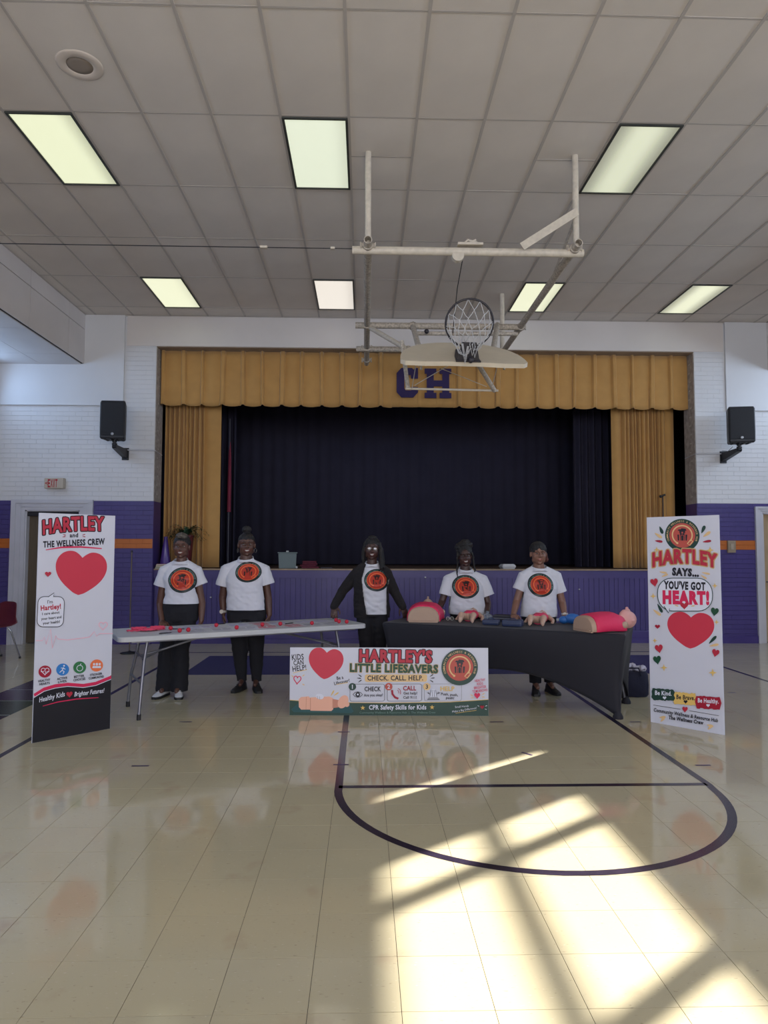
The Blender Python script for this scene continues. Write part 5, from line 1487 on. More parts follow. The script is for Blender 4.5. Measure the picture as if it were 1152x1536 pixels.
        for y, w, h in ((.072, .022, .075), (.05, .034, .10), (0, .037, .105), (-.04, .037, .085), (-.09, .041, .062), (-.14, .043, .048), (-.175, .034, .036), (-.193, .016, .026)):
            rs.append([Mx @ Vector((w*math.cos(q), y, .022+(h-.022)*max(0, math.sin(q))**.8)) for q in [PI*j/10 for j in range(11)]])
        up.loft(rs); u = up.build('upper', sm_[0], sole)
        lc_ = MB()
        for q in range(4): lc_.tube([Mx @ Vector((-.020, -.035-.024*q, .092-.012*q)), Mx @ Vector((0, -.037-.024*q, .096-.012*q)), Mx @ Vector((.020, -.035-.024*q, .092-.012*q))], .003, 5)
        tag(lc_.build('laces', sm_[3], sole), kind='stuff')
    return root, H, HR, P, yb, sh, neck, k, bv

def hair_cap(root, H, HR, k, parts, m, amp=.006, freq=60, lab=None, tubes=()):
    b = MB()
    for c, r in parts: b.ell(H(*c), tuple(q*k for q in r), 20, 14, R=HR)
    for pts, rr in tubes: b.tube([H(*p) for p in pts], 0, 8, radii=[q*k for q in rr])
    me = remeshed(b, .006, 1, .4); V = np_verts(me)
    for i in range(len(V)):
        p = Vector(V[i]); n1 = noise.noise(p*freq)*amp+noise.noise(p*freq*.4)*amp
        V[i] += np.array([n1*.7, n1*.7, n1])
    set_verts(me, V); me.materials.append(m); o = link_data('hair', me, root)
    if lab: o['label'] = lab
    return o
def ell_hair(y0=.034, z0=.046, s=1.0): return ((0, y0-.004, z0-.006), (.085*s, .098*s, .085*s))
WSH = mat('white_shoe_leather', (.6, .6, .62), .4); BSH = mat('black_shoe', (.012, .012, .014), .5); BSOLE = mat('black_sole', (.014, .014, .016), .6)
DARK1, DARK2, DARK3, DARK4, DARK5 = (.105, .048, .034), (.085, .038, .027), (.060, .026, .020), (.055, .025, .020), (.20, .098, .068)
def lipc(c): return (c[0]*1.15+.012, c[1]*.85, c[2]*.95)

# --- 1: leftmost, short greying hair, white and black shoes
Y1 = 7.23; base1 = (W(262, 900, Y1).x, Y1)
f1 = lambda px, py=1000: W(px, py, Y1).x-base1[0]
cfg = dict(Y=Y1, base=base1, skin=DARK1, lips=lipc(DARK1), head=(272.5, 820), turn=0.08, smile=1, teeth=True, hs=1.0, neck=(272, 842), rn=.048,
  shoulder={'L': (248, 855), 'R': (294, 855)}, arm_L=[(240, 905, .02), (243, 932, -.10)], arm_R=[(303, 905, .02), (302, 931, -.03)],
  bust=(271.5, 868, 10, .050), hand_L=((.35, -.9, -.12), (0, -.2, -1), 1), hand_R=((-.12, -.1, -1), (-1, 0, 0), -1), hipx=271, hipz=.86, hipw=.185, waistz=1.0,
  leg_L=[(f1(250), 0, .50), (f1(247), 0, .10)], leg_R=[(f1(272), 0, .50), (f1(270), -.02, .10)],
  shirt=[(272, .185, 922, .125, 0), (272, .185, 905, .125, 0), (272.5, .170, 893, .115, 0), (271.5, .165, 880, .115, -.005), (271, .180, 868, .125, -.012), (271, .175, 858, .105, 0), (271, .13, 850, .075, 0), (271.5, .075, 845, .06, 0)],
  sleeve_L=((240, 879, 0), .068), sleeve_R=((303, 877, 0), .064), hem=905, logo=(277.5, 869.5, 20, 18.6), pr=(.098, .082, .086), cuffz=-.045, shoes=(WSH, BSOLE, 'white shoe with black sole', WSH), toe=.25)
r_, H, HR, P_, yb, sh, nk, k, bv = person(1, 'leftmost person, white emblem t-shirt, short greying hair, white and black shoes', cfg)
hair_cap(r_, H, HR, k, [ell_hair(.030, .044, .99)], HAIR, .004, lab='black cropped sides')
hair_cap(r_, H, HR, k, [((0, -.015, .105), (.058, .066, .034)), ((.02, -.03, .10), (.045, .05, .03))], HAIRG, .006, 90, lab='short greying hair on top')
# --- 2: hair in a top bun, hoop earrings, wrist watch
Y2 = 7.5; base2 = (W(371, 900, Y2).x, Y2); f2 = lambda px: W(px, 1000, Y2).x-base2[0]
cfg = dict(Y=Y2, base=base2, skin=DARK2, lips=lipc(DARK2), head=(370, 817), turn=.22, smile=1, teeth=True, hs=1.03, fw=1.08, neck=(369, 839), rn=.060,
  shoulder={'L': (340, 853), 'R': (396, 853)}, arm_L=[(334, 895, .03), (335, 919, -.02)], arm_R=[(402, 895, .03), (404, 922, -.02)], arm=1.12,
  bust=(369, 872, 11, .065), hand_L=((.10, -.1, -1), (1, .1, 0), 1), hand_R=((-.08, -.1, -1), (-1, .1, 0), -1), hipx=370, hipz=.85, hipw=.215, waistz=.98,
  leg_L=[(f2(359), 0, .48), (f2(362.5), .02, .11)], leg_R=[(f2(384), 0, .48), (f2(385), .0, .11)],
  shirt=[(369, .215, 932, .155, 0), (369, .213, 914, .155, -.005), (369, .205, 900, .155, -.012), (369, .200, 885, .15, -.015), (368.5, .205, 872, .15, -.02), (368.5, .205, 862, .125, 0), (368.5, .16, 851, .085, 0), (368.5, .085, 843, .065, 0)],
  sleeve_L=((332.5, 878.5, 0), .070), sleeve_R=((403, 876.5, 0), .068), hem=914, logo=(374.8, 857.5, 18.8, 15), pr=(.110, .086, .052), cuffz=-.01, shoes=(BSH, BSOLE, 'black shoe', BSH), toe=.3)
r_, H, HR, P_, yb, sh, nk, k, bv = person(2, 'person with top bun, hoop earrings and pale watch, white emblem t-shirt, second from left', cfg)
hair_cap(r_, H, HR, k, [ell_hair(.030, .044, 1.0), ((0, .025, .150), (.048, .046, .036))], HAIR, .004)
for s in (-1, 1):
    b = MB(); c_ = H(s*.086, -.002, -.058); b.tube([c_+Vector((0, .022*math.cos(a_), .022*math.sin(a_))) + Vector((.010*math.cos(a_)*s, 0, 0)) for a_ in [2*PI*q/16 for q in range(17)]], .0016, 5, caps=False); b.build('hoop_earring', mat('silver_jewellery', (.5, .48, .45), .25, metal=.8), r_)
def watch(root, P_, px, py, dy, m, w=.040):
    c_ = P_(px, py, dy); b = MB(); b.tube([c_+Vector((0, 0, -.011)), c_+Vector((0, 0, .011))], .035, 16, caps=False); b.tube([c_+Vector((0, 0, .011)), c_+Vector((0, 0, -.011))], .032, 16, caps=False)
    o = b.build('watch_band', m, root); b = MB(); b.tube([c_+Vector((-.010, -.031, 0)), c_+Vector((-.012, -.046, 0))], .021, 18); b.build('watch_face', mat('pale_watch', (.62, .58, .52), .25), o)
watch(r_, P_, 335, 917, -.015, mat('pale_watch_band', (.5, .47, .42), .4))
# --- 3: black cardigan, glasses, long braids
Y3 = 7.7; base3 = (W(559, 900, Y3).x, Y3); f3 = lambda px: W(px, 1000, Y3).x-base3[0]
cfg = dict(Y=Y3, base=base3, skin=DARK3, lips=lipc(DARK3), head=(558, 823.5), turn=.02, tilt=.04, smile=1, teeth=True, hs=1.0, fw=1.02, neck=(558, 846), rn=.052,
  shoulder={'L': (535, 859), 'R': (579, 859)}, arm_L=[(513, 888, .03), (502, 908, -.06)], arm_R=[(592, 888, .03), (603, 908, -.04)], arm=1.05,
  nosleeve=True, bust=(559, 876, 9.5, .062), hand_L=((-.05, -.45, -.9), (.1, .8, -.3), 1), hand_R=((.35, -.3, -.8), (-.3, .8, -.3), -1), curl_L=.25, hipx=558, hipz=.86, hipw=.185, waistz=.98,
  leg_L=[(f3(549), 0, .48), (f3(549), .02, .11)], leg_R=[(f3(569), 0, .48), (f3(569), .0, .11)],
  shirt=[(562, .150, 935, .12, 0), (562, .150, 919, .120, -.005), (560, .155, 905, .13, -.012), (559, .160, 890, .135, -.018), (558, .170, 876, .14, -.025), (557.5, .175, 866, .12, -.005), (557, .13, 855, .08, 0), (557, .075, 848, .062, 0)],
  sleeve_L=((527, 876, 0), .056), sleeve_R=((586, 876, 0), .056), hem=920.5, logo=(564.8, 869.5, 18.6, 16.2), pr=(.098, .080, .060), cuffz=0, shoes=(BSH, BSOLE, 'black shoe', BSH), toe=.2)
r_, H, HR, P_, yb, sh, nk, k, bv = person(3, 'person in open black cardigan with glasses and long braids, between the two tables', cfg)
b = MB()
rg = [(558, .195, 932, .130, .010), (558, .205, 915, .145, .004), (557, .200, 900, .150, 0), (557, .195, 885, .155, -.008), (557, .200, 872, .16, -.012), (557, .200, 862, .135, 0), (557, .155, 853, .095, .004), (557, .09, 846, .078, .01)]
b.loft([ring((P_(px, py).x, yb+dy, P_(px, py).z), w, dp, 28, 2.3) for px, w, py, dp, dy in rg])
for s, el, wr in (('L', (513, 888, .03), (502, 908, -.06)), ('R', (592, 888, .03), (603, 908, -.04))):
    e_, w_ = P_(*el), P_(*wr); limb(b, [nk+Vector(((-1 if s == 'L' else 1)*.07, .01, -.045)), sh[s]+Vector((0, 0, -.01)), e_, w_+(w_-e_).normalized()*.02], [.056, .068, .056, .044], 18)
cm = remeshed(b, .0075, 2, .5); V = np_verts(cm)
for i in range(len(V)):
    x, y, z = V[i]; n1 = noise.noise(Vector((x*18, y*10, z*12)))*.009+noise.noise(Vector((x*6, y*12, z*30)))*.006
    V[i, 0] += n1*.6; V[i, 1] += n1*.8
set_verts(cm, V)
bm = bmesh.new(); bm.from_mesh(cm)
zt_, zb_ = P_(557, 843).z, P_(557, 925).z
def edge_x(z, s):      # opening edges of the cardigan front
    u = max(0, min(1, (zt_-z)/(zt_-zb_)))
    L_ = np.interp(u, [0, .10, .3, .6, 1], [551, 547, 542.5, 545, 551]); R_ = np.interp(u, [0, .12, .3, .6, 1], [566, 572, 581.5, 581, 580])
    return P_(L_ if s < 0 else R_, 900).x
dele = [f for f in bm.faces if f.calc_center_median().y < yb-.02 and edge_x(f.calc_center_median().z, -1) < f.calc_center_median().x < edge_x(f.calc_center_median().z, 1)]
bmesh.ops.delete(bm, geom=dele, context='FACES')
dele = [f for f in bm.faces if f.calc_center_median().z < P_(557, 926).z and abs(f.calc_center_median().x) < .3]
bmesh.ops.delete(bm, geom=dele, context='FACES')
dele = [f for f in bm.faces if f.calc_center_median().z > nk.z-.012 and (f.calc_center_median()-nk).length < .13]
bmesh.ops.delete(bm, geom=dele, context='FACES')
be = [v for v in bm.verts if v.is_boundary]
for _ in range(4): bmesh.ops.smooth_vert(bm, verts=be, factor=.5, use_axis_x=True, use_axis_y=False, use_axis_z=True)
bm.to_mesh(cm); bm.free(); cm.polygons.foreach_set('use_smooth', [True]*len(cm.polygons)); cm.materials.append(CARDI)
o = link_data('cardigan', cm, r_); md = o.modifiers.new('t', 'SOLIDIFY'); md.thickness = .006; o['label'] = 'black open-front cardigan'
hair_cap(r_, H, HR, k, [ell_hair(.034, .052, 1.02), ((0, -.01, .118), (.05, .05, .026)), ((0, .07, -.04), (.07, .05, .10))], HAIR, .005, tubes=[
    ([(.070, -.005, .07), (.092, -.01, .0), (.095, -.03, -.07), (.105, -.07, -.15), (.10, -.10, -.21)], (.022, .022, .024, .024, .016)),
    ([(.060, .03, .07), (.100, .02, -.02), (.115, -.02, -.12), (.125, -.07, -.20)], (.025, .026, .026, .018)),
    ([(-.070, .01, .06), (-.088, .01, -.02), (-.088, .02, -.09), (-.08, .03, -.15)], (.022, .022, .022, .02))], lab='long black braids')
GLS = mat('thin_glasses_metal', (.35, .30, .25), .3, metal=.8)
b = MB()
for s in (-1, 1): b.tube([H(s*.030+.021*math.cos(a_), -.092-.002*math.sin(a_), .003+.0165*math.sin(a_)) for a_ in [2*PI*q/18 for q in range(19)]], .0015, 5, caps=False); b.tube([H(s*.051, -.090, .006), H(s*.078, -.05, .008), H(s*.083, .0, .004)], .0014, 5)
b.tube([H(-.009, -.093, .004), H(0, -.096, .007), H(.009, -.093, .004)], .0014, 5); go = b.build('glasses', GLS, r_)
for s in (-1, 1):
    b = MB(); c_ = H(s*.030, -.091, .003); b.ell(c_, (.0195, .0012, .015), 16, 8, R=HR); b.build('lens', mat('reflective_lens', (.16, .16, .18), .15, metal=.3), go)
# --- 4: curly puffed-up hair with loose strands, leaning on the black table
Y4 = 7.75; base4 = (W(700, 900, Y4).x, Y4); f4 = lambda px: W(px, 1000, Y4).x-base4[0]
cfg = dict(Y=Y4, base=base4, skin=DARK4, lips=lipc(DARK4), head=(697, 834), turn=.0, tilt=-.06, smile=1, teeth=True, hs=.98, fw=.98, neck=(698, 855), rn=.052,
  shoulder={'L': (673, 868), 'R': (723, 868)}, arm_L=[(663, 903, -.02), (655, 920, -.18)], arm_R=[(732, 906, -.03), (731, 921, -.16)], arm=1.0,
  bust=(698.5, 884, 10, .062), hand_L=((-.25, -.95, -.10), (0, -.1, -1), 1), hand_R=((.05, -.97, -.10), (0, -.1, -1), -1), hipx=701, hipz=.84, hipw=.200, waistz=.97,
  leg_L=[(f4(691), 0, .46), (f4(690), .02, .11)], leg_R=[(f4(714), 0, .46), (f4(714), .0, .11)],
  shirt=[(701, .205, 938, .14, 0), (701, .210, 922, .145, -.005), (700.5, .208, 910, .15, -.012), (700, .200, 898, .15, -.02), (699, .190, 886, .15, -.03), (698.5, .185, 877, .13, -.008), (698, .145, 867, .085, 0), (698, .080, 860, .062, 0)],
  sleeve_L=((666.5, 892.5, -.02), .066), sleeve_R=((733, 893.5, -.02), .070), hem=921.5, hemtilt=-.05, logo=(696.3, 879.2, 19.8, 17.2), pr=(.100, .082, .065), cuffz=0, shoes=(BSH, BSOLE, 'black shoe', BSH), toe=.2)
r_, H, HR, P_, yb, sh, nk, k, bv = person(4, 'person in white t-shirt with puffed curly black hair, leaning on the black table', cfg)
hair_cap(r_, H, HR, k, [ell_hair(.034, .050, 1.03), ((.0, .02, .110), (.078, .07, .055)), ((.05, .02, .115), (.052, .055, .042)), ((-.045, .02, .110), (.050, .055, .040)), ((.015, .015, .145), (.055, .05, .035))], HAIR, .012, 45, tubes=[
    ([(.072, -.01, .06), (.086, -.03, -.02), (.084, -.04, -.09), (.095, -.06, -.14), (.090, -.08, -.17)], (.014, .012, .011, .010, .007)),
    ([(-.070, -.01, .06), (-.084, -.02, -.03), (-.092, -.04, -.11), (-.105, -.075, -.17), (-.103, -.10, -.22)], (.013, .010, .010, .009, .006))], lab='puffed curly black hair')
# --- 5: dark hair tied back, auburn ends, watch, rightmost
Y5 = 7.35; base5 = (W(809, 900, Y5).x, Y5); f5 = lambda px: W(px, 1000, Y5).x-base5[0]
cfg = dict(Y=Y5, base=base5, skin=DARK5, lips=lipc(DARK5), head=(807.5, 830.5), turn=-.03, smile=0, teeth=False, hs=1.0, fw=1.04, neck=(808.5, 852), rn=.054,
  shoulder={'L': (786, 863), 'R': (833, 863)}, arm_L=[(775, 902, -.02), (770, 922, -.14)], arm_R=[(843.5, 904, -.02), (847, 923, -.12)], arm=1.05,
  bust=(809, 882, 10.5, .050), hand_L=((-.1, -.95, -.12), (0, -.1, -1), 1), hand_R=((.15, -.95, -.12), (0, -.1, -1), -1), hipx=808, hipz=.86, hipw=.190, waistz=.98,
  leg_L=[(f5(803), 0, .47), (f5(801), -.05, .11)], leg_R=[(f5(824), 0, .47), (f5(824), -.02, .11)],
  shirt=[(808, .195, 940, .14, 0), (808, .196, 924, .142, -.004), (808, .190, 910, .14, -.01), (808, .182, 898, .135, -.012), (809, .186, 884, .14, -.018), (809.5, .186, 873, .125, -.004), (809.5, .145, 863, .085, 0), (809.5, .080, 856, .064, 0)],
  sleeve_L=((777, 884.5, 0), .062), sleeve_R=((841, 888.5, 0), .066), hem=924, logo=(806.8, 876.8, 18.8, 17.4), pr=(.096, .078, .062), cuffz=0, shoes=(BSH, BSOLE, 'black shoe', BSH), toe=.2)
r_, H, HR, P_, yb, sh, nk, k, bv = person(5, 'rightmost person, white emblem t-shirt, dark hair tied back with auburn ends, behind the black table', cfg)
hair_cap(r_, H, HR, k, [ell_hair(.030, .046, 1.03)], HAIR, .004)
hair_cap(r_, H, HR, k, [((.075, .05, -.02), (.030, .04, .045)), ((.092, .055, -.055), (.024, .035, .035))], HAIRR, .012, 50, lab='auburn tied-back ends')
watch(r_, P_, 847, 921, -.105, mat('white_watch_band', (.6, .6, .62), .4))

# ================================================================== LEFT FOLDING TABLE
TZ = .74
TC = Vector((-1.22, 6.94, 0)); TA = math.radians(27.5)
t = thing('folding_table', 'long grey-white plastic folding table covered with flyers and red balls', 'table', TC, TA)
def rrect2(hx, hy, r, n=5):
    pts = []
    for cx, cy, a in ((hx-r, hy-r, 0), (-hx+r, hy-r, 90), (-hx+r, -hy+r, 180), (hx-r, -hy+r, 270)):
        for k in range(n+1): an = math.radians(a+90*k/n); pts.append((cx+r*math.cos(an), cy+r*math.sin(an)))
    return pts
b = MB(); HX, HY = 1.22, .38
b.loft([[Vector((x*s, y*s2, z)) for x, y in rrect2(HX, HY, .07)] for z, s, s2 in ((TZ-.045, .994, .985), (TZ-.042, 1, 1), (TZ-.008, 1, 1), (TZ, .996, .988))], smooth=False); b.build('tabletop', TABLEP, t)
for sx in (-1, 1):
    for sy in (-1, 1):
        b = MB(); b.tube([(sx*.94, sy*.20, TZ-.05), (sx*.97, sy*.21, .50), (sx*1.0, sy*.29, .30), (sx*1.02, sy*.30, .03)], .0145, 10)
        lg = b.build('leg', STEEL, t); b = MB(); b.tube([(sx*1.02, sy*.30, .05), (sx*1.02, sy*.30, 0)], .019, 10); b.build('foot_cap', BLACKP, lg)
    b = MB(); b.tube([(sx*1.0, -.285, .31), (sx*1.0, .285, .31)], .010, 8); b.build('leg_crossbar', STEEL, t)
    b = MB(); b.tube([(sx*.965, -.21, .52), (sx*.965, .21, .52)], .010, 8); b.build('leg_crossbar', STEEL, t)
    b = MB(); b.tube([(sx*.96, 0, .52), (sx*.78, 0, .56), (sx*.30, 0, TZ-.05)], .011, 8); b.tube([(sx*.97, .12, .50), (sx*.78, .0, .56)], .007, 6); b.tube([(sx*.97, -.12, .50), (sx*.78, .0, .56)], .007, 6); b.build('brace', STEEL, t)
b = MB(); b.box(-1.1, 1.1, -.33, -.31, TZ-.06, TZ-.045); b.box(-1.1, 1.1, .31, .33, TZ-.06, TZ-.045); b.build('frame_rail', STEEL, t)
ET = Vector((math.cos(TA), math.sin(TA), 0)); NT = Vector((-math.sin(TA), math.cos(TA), 0))
# flyers: flat sheets on the table
PAP = [mat('flyer_white', (.55, .55, .60), .5), mat('flyer_grey_print', (.28, .28, .34), .5), mat('flyer_red_print', (.45, .05, .08), .5), mat('flyer_lilac_print', (.34, .32, .48), .5)]
R = random.Random(21)
flyers = []
spots = [(-.72+.235*i+R.uniform(-.03, .03), y, R.uniform(-.25, .25)) for i in range(8) for y in (-.16, .14)]
fl_name = {0: 'white', 1: 'grey', 2: 'red', 3: 'lilac'}
pos_w = ('at the near left end', 'left of centre', 'near the middle', 'right of centre', 'towards the right', 'at the far right end')
for i, (u, v, rz) in enumerate(spots):
    p = TC+ET*u+NT*v
    near_ = ('near the pink wristbands', 'left of the person with greying hair', 'in front of the person with greying hair', 'between the two left people', 'in front of the person with the pale watch', 'right of the table middle', 'towards the right end', 'at the right end beside the three red balls')[i//2]
    o = thing('flyer', '%s-printed flyer at the table\'s %s edge, %s' % ('red' if i in (8, 9, 10) else ('grey', 'lilac')[i % 2], 'front' if i % 2 == 0 else 'back', near_), 'paper', (p.x, p.y, TZ+.0006+.0004*(i % 3)), TA+rz, 'flyers spread on the folding table')
    b = MB(); b.box(-.105, .105, -.14, .14, 0, .0007); b.build('sheet', PAP[0], o)
    k = 2 if i in (8, 9, 10) else (1, 3)[i % 2]
    b = MB(); b.box(-.09, .06, .095, .125, .0007, .0010); b.box(-.09, -.01, -.03, .035, .0007, .0010)
    for q in range(5): b.box(.01, .09, -.02+.024*q-.005, -.011+.024*q, .0007, .0010); b.box(-.09, .085-.02*(q % 3), -.12+.016*q, -.112+.016*q, .0007, .0010)
    tag(b.build('print', PAP[k or 2], o), kind='stuff')
# pens
for i, (u, v, rz) in enumerate(((-.80, -.27, .3), (-.62, .02, -.4), (-.15, .27, .2), (.5, .0, .5))):
    p = TC+ET*u+NT*v; o = thing('pen', ('black pen at the left front corner of the folding table', 'black pen beside the pink bands on the folding table', 'black pen at the back edge of the folding table', 'black pen among the flyers right of the table middle')[i], 'pen', (p.x, p.y, TZ+.0065), TA+rz)
    b = MB(); b.tube([(-.06, 0, 0), (.055, 0, 0)], .0045, 8); b.build('barrel', BLACKM, o); b = MB(); b.tube([(.055, 0, 0), (.07, 0, 0)], 0, 8, radii=[.004, .001]); b.build('tip', STEEL, o)
# red balls
REDB = mat('red_foam_ball', (.52, .015, .04), .6, bump=.2, bscale=200)
balls = [(256, 942), (269.5, 945.5), (282.5, 944.5), (324.5, 937.5), (355, 941), (393.5, 936.5), (420.5, 935.5), (468, 934.5), (504, 930), (508.5, 932), (520, 932.5)]
bl = ['leftmost red ball, beside the pink bands', 'second red ball from the left end of the table', 'third red ball from the left end of the table', 'red ball at the back edge in front of the leftmost pair', 'red ball in front of the person with the pale watch',
      'red ball just right of the table middle', 'red ball beside the red-printed flyer', 'red ball alone towards the right part of the table', 'rearmost of the three red balls at the right end', 'middle of the three red balls at the right end', 'rightmost red ball, nearest the table corner']
for (px, py), lab in zip(balls, bl):
    r0 = .0205; g = G(px, py, TZ+r0+.0016); o = thing('foam_ball', lab, 'ball', (g.x, g.y, TZ+.0016), 0, 'small red foam balls')
    b = MB(); b.ell((0, 0, r0), (r0, r0, r0), 18, 12); b.build('ball', REDB, o); b = MB(); b.ell((.002, -.003, .001), (.006, .006, .0012), 8, 4); b.build('flat_spot', REDB, o)
# heap of pink bands
PINKM = mat('hot_pink_bands', (.75, .06, .14), .5); g = G(220, 946.5, TZ)
o = thing('pink_bands', 'heap of hot pink wristbands at the left end of the folding table', 'wristbands', (g.x, g.y, TZ+.003), TA, None)
R = random.Random(5)
for k in range(14):
    b = MB(); cx, cy, rr = R.uniform(-.11, .11), R.uniform(-.05, .05), R.uniform(.035, .05); z = .006+.003*k*.6
    b.tube([(cx+rr*1.5*math.cos(2*PI*q/18), cy+rr*.8*math.sin(2*PI*q/18), z+.003*math.sin(3*q)) for q in range(19)], .0055, 6, caps=False); b.build('band', PINKM, o)
g = G(245, 944, TZ); o = thing('clear_packet', 'small clear plastic packet by the leftmost hand on the folding table', 'packet', (g.x, g.y, TZ), TA)
b = MB(); b.box(-.04, .04, -.025, .025, 0, .018, bev=.006); b.build('packet', mat('grey_clear_plastic', (.35, .37, .38), .15), o); b = MB(); b.box(-.02, .02, -.012, .012, .018, .022); b.build('insert', BLACKM, o)

# ================================================================== RIGHT TABLE WITH BLACK STRETCH COVER
CC = Vector((1.43, 6.985, 0)); CA = math.radians(-26.7); CZ = .755
t = thing('covered_table', 'folding table under a tight black stretch cover, front edge curving upwards', 'table', CC, CA)
EC = Vector((math.cos(CA), math.sin(CA), 0)); NC = Vector((-math.sin(CA), math.cos(CA), 0))
HX, HY = 1.20, .38
b = MB(); vs = []; fs = []
nper = 160; nz_ = 16
per = []
for k in range(nper):
    s = k/nper*4
    e = int(s); f = s-e
    # walk round the rectangle; f in 0..1 along each side
    if e == 0: q = (-HX+2*HX*f, -HY, f, 0)
    elif e == 1: q = (HX, -HY+2*HY*f, f, 1)
    elif e == 2: q = (HX-2*HX*f, HY, f, 0)
    else: q = (-HX, HY-2*HY*f, f, 1)
    per.append(q)
for j in range(nz_+1):
    v = j/nz_
    for x, y, f, short in per:
        lift = (math.sin(PI*f)**.9)*(.34 if not short else .30)       # cover arches up between the feet
        bite = math.sin(PI*f)*(.13 if not short else .09)*v             # and pulls inwards
        zb = lift; z = (CZ-.02)*(1-v)+zb*v
        nx_, ny_ = ((0, -1) if y == -HY and not short else (0, 1)) if not short else ((1 if x > 0 else -1), 0)
        edge = abs(f-.5)*2
        xx = x-nx_*bite*math.sin(PI*v*.5); yy = y-ny_*bite*math.sin(PI*v*.5)
        inn = 1-.035*math.sin(PI*v)*edge**6
        foot = .985+.0*v
        xx *= 1-.045*v*edge**3; yy *= 1-.03*v*edge**3
        vs.append((xx*inn, yy*inn, max(z, .004)))
for j in range(nz_):
    for k in range(nper):
        k2 = (k+1) % nper; fs.append((j*nper+k, j*nper+k2, (j+1)*nper+k2, (j+1)*nper+k))
b.add(vs, fs, True)
top = [Vector((v[0]*.992, v[1]*.985, CZ)) for v in vs[:nper]]
n0 = len(b.v); b.add(top, [tuple(range(nper))])
for k in range(nper): k2 = (k+1) % nper; b.f.append((k, n0+k, n0+k2, k2)); b.m.append(0); b.sm.append(True)
co = b.build('stretch_cover', SPANDEX, t); md = co.modifiers.new('t', 'SOLIDIFY'); md.thickness = .003
for sx in (-1, 1):
    for sy in (-1, 1):
        b = MB(); b.tube([(sx*1.02, sy*.26, CZ-.02), (sx*1.115, sy*.34, .02)], .014, 8); lg = b.build('leg', STEEL, t)
        b = MB(); b.lathe([(.045, .0), (.045, .02), (.03, .05), (.018, .07)], c=(sx*1.122, sy*.345, .001), seg=12); b.build('cover_foot_pocket', SPANDEX, lg)
b = MB(); b.box(-1.14, 1.14, -.34, .34, CZ-.05, CZ-.012, bev=.01); b.build('tabletop', TABLEP, t)

# ---------- manikins
MSK = mat('manikin_tan_skin', (.44, .30, .22), .55, bump=.05, bscale=60); MPK = mat('manikin_pink_face', (.72, .36, .33), .5); REDV = mat('hot_red_vest', (.68, .022, .10), .6, bump=.3, bscale=25)
BABY = mat('manikin_baby_skin', (.50, .33, .25), .5)
def torso(label, p, rz, face):
    """half-body training torso lying on its back: flat cut waist at -x, head at +x"""
    t = thing('training_manikin', label, 'manikin', p, rz, 'adult training torsos')
    def sec(x, w, h, n=24, dz=0): 
        out = []
        for k in range(n):
            a = 2*PI*k/n; c, s = math.cos(a), math.sin(a)
            out.append(Vector((x, w*math.copysign(abs(c)**.8, c), dz+(h*(max(s, 0)**.75) if s > 0 else 0.0)+.012*(1+min(s, 0)))))
        return out
    b = MB(); b.loft([sec(-.28, .155, .135), sec(-.275, .165, .145), sec(-.15, .165, .155), sec(-.02, .175, .165), sec(.10, .19, .165), sec(.17, .18, .14), sec(.215, .12, .10), sec(.235, .055, .085)])
    b.build('torso', MSK, t)
    b = MB(); b.box(-.285, -.26, -.15, .15, .0, .012); b.box(-.29, -.27, -.13, .13, .02, .026); b.build('waist_plate', MSK, t)
    b = MB(); b.loft([sec(-.225, .170, .152), sec(-.22, .178, .160), sec(-.15, .176, .168), sec(-.02, .186, .178), sec(.09, .200, .178), sec(.165, .186, .152), sec(.205, .13, .118), sec(.212, .10, .10)])
    v = b.build('vest', REDV, t); V = np_verts(v.data)
    for i in range(len(V)): V[i, 2] += noise.noise(Vector(V[i])*12)*.010; V[i, 2] = max(.001, V[i, 2])
    set_verts(v.data, V); v['label'] = 'hot red vest'
    for s in (-1, 1):
        b = MB(); b.ell((.135, s*.186, .07), (.045, .018, .035), 14, 8); b.build('shoulder_cap', MSK, t)
    b = MB(); z0 = .10
    b.ell((.345, 0, z0), (.105, .078, .090), 22, 14); b.ell((.315, 0, z0+.045), (.078, .058, .058), 18, 12); b.ell((.335, 0, z0+.115), (.022, .013, .018), 10, 8); b.tube([(.345, 0, z0+.11), (.375, 0, z0+.09)], .010, 8)
    b.ell((.262, 0, z0+.045), (.03, .035, .03), 12, 8); b.tube([(.20, 0, z0-.02), (.28, 0, z0)], .052, 14); b.ell((.292, 0, z0+.095), (.014, .024, .010), 10, 6)
    for s in (-1, 1): b.ell((.35, s*.076, z0-.005), (.026, .010, .016), 10, 6)
    me = remeshed(b, .005, 2, .5); me.materials.append(face); link_data('head', me, t)
    return t
def tpos(px, py): g = G(px, py, CZ); return Vector((g.x, g.y, CZ+.002))
def on_table(p, m=.10):
    q = p-CC; u = max(-1.1, min(1.1, q.x*EC.x+q.y*EC.y)); v = max(-.36+m, min(.36-m, q.x*NC.x+q.y*NC.y))
    r = CC+EC*u+NC*v; return Vector((r.x, r.y, CZ+.002))
g = tpos(637, 930)
d = Vector((g.x, g.y, 0)).normalized()
torso('red-vested training torso at the left end of the black table, waist end facing out', on_table(tpos(634, 930)+Vector((.03, .0, 0)), .2), math.radians(80), MSK)
def scale_tree(o, s): o.scale = (s, s, s)
gm = tpos(912, 948)
torso('training torso with pink face, red vest, at the right end of the black table', on_table(gm+Vector((-.02, .08, 0)), .2), math.radians(20), MPK).scale = (.84, .88, .92)
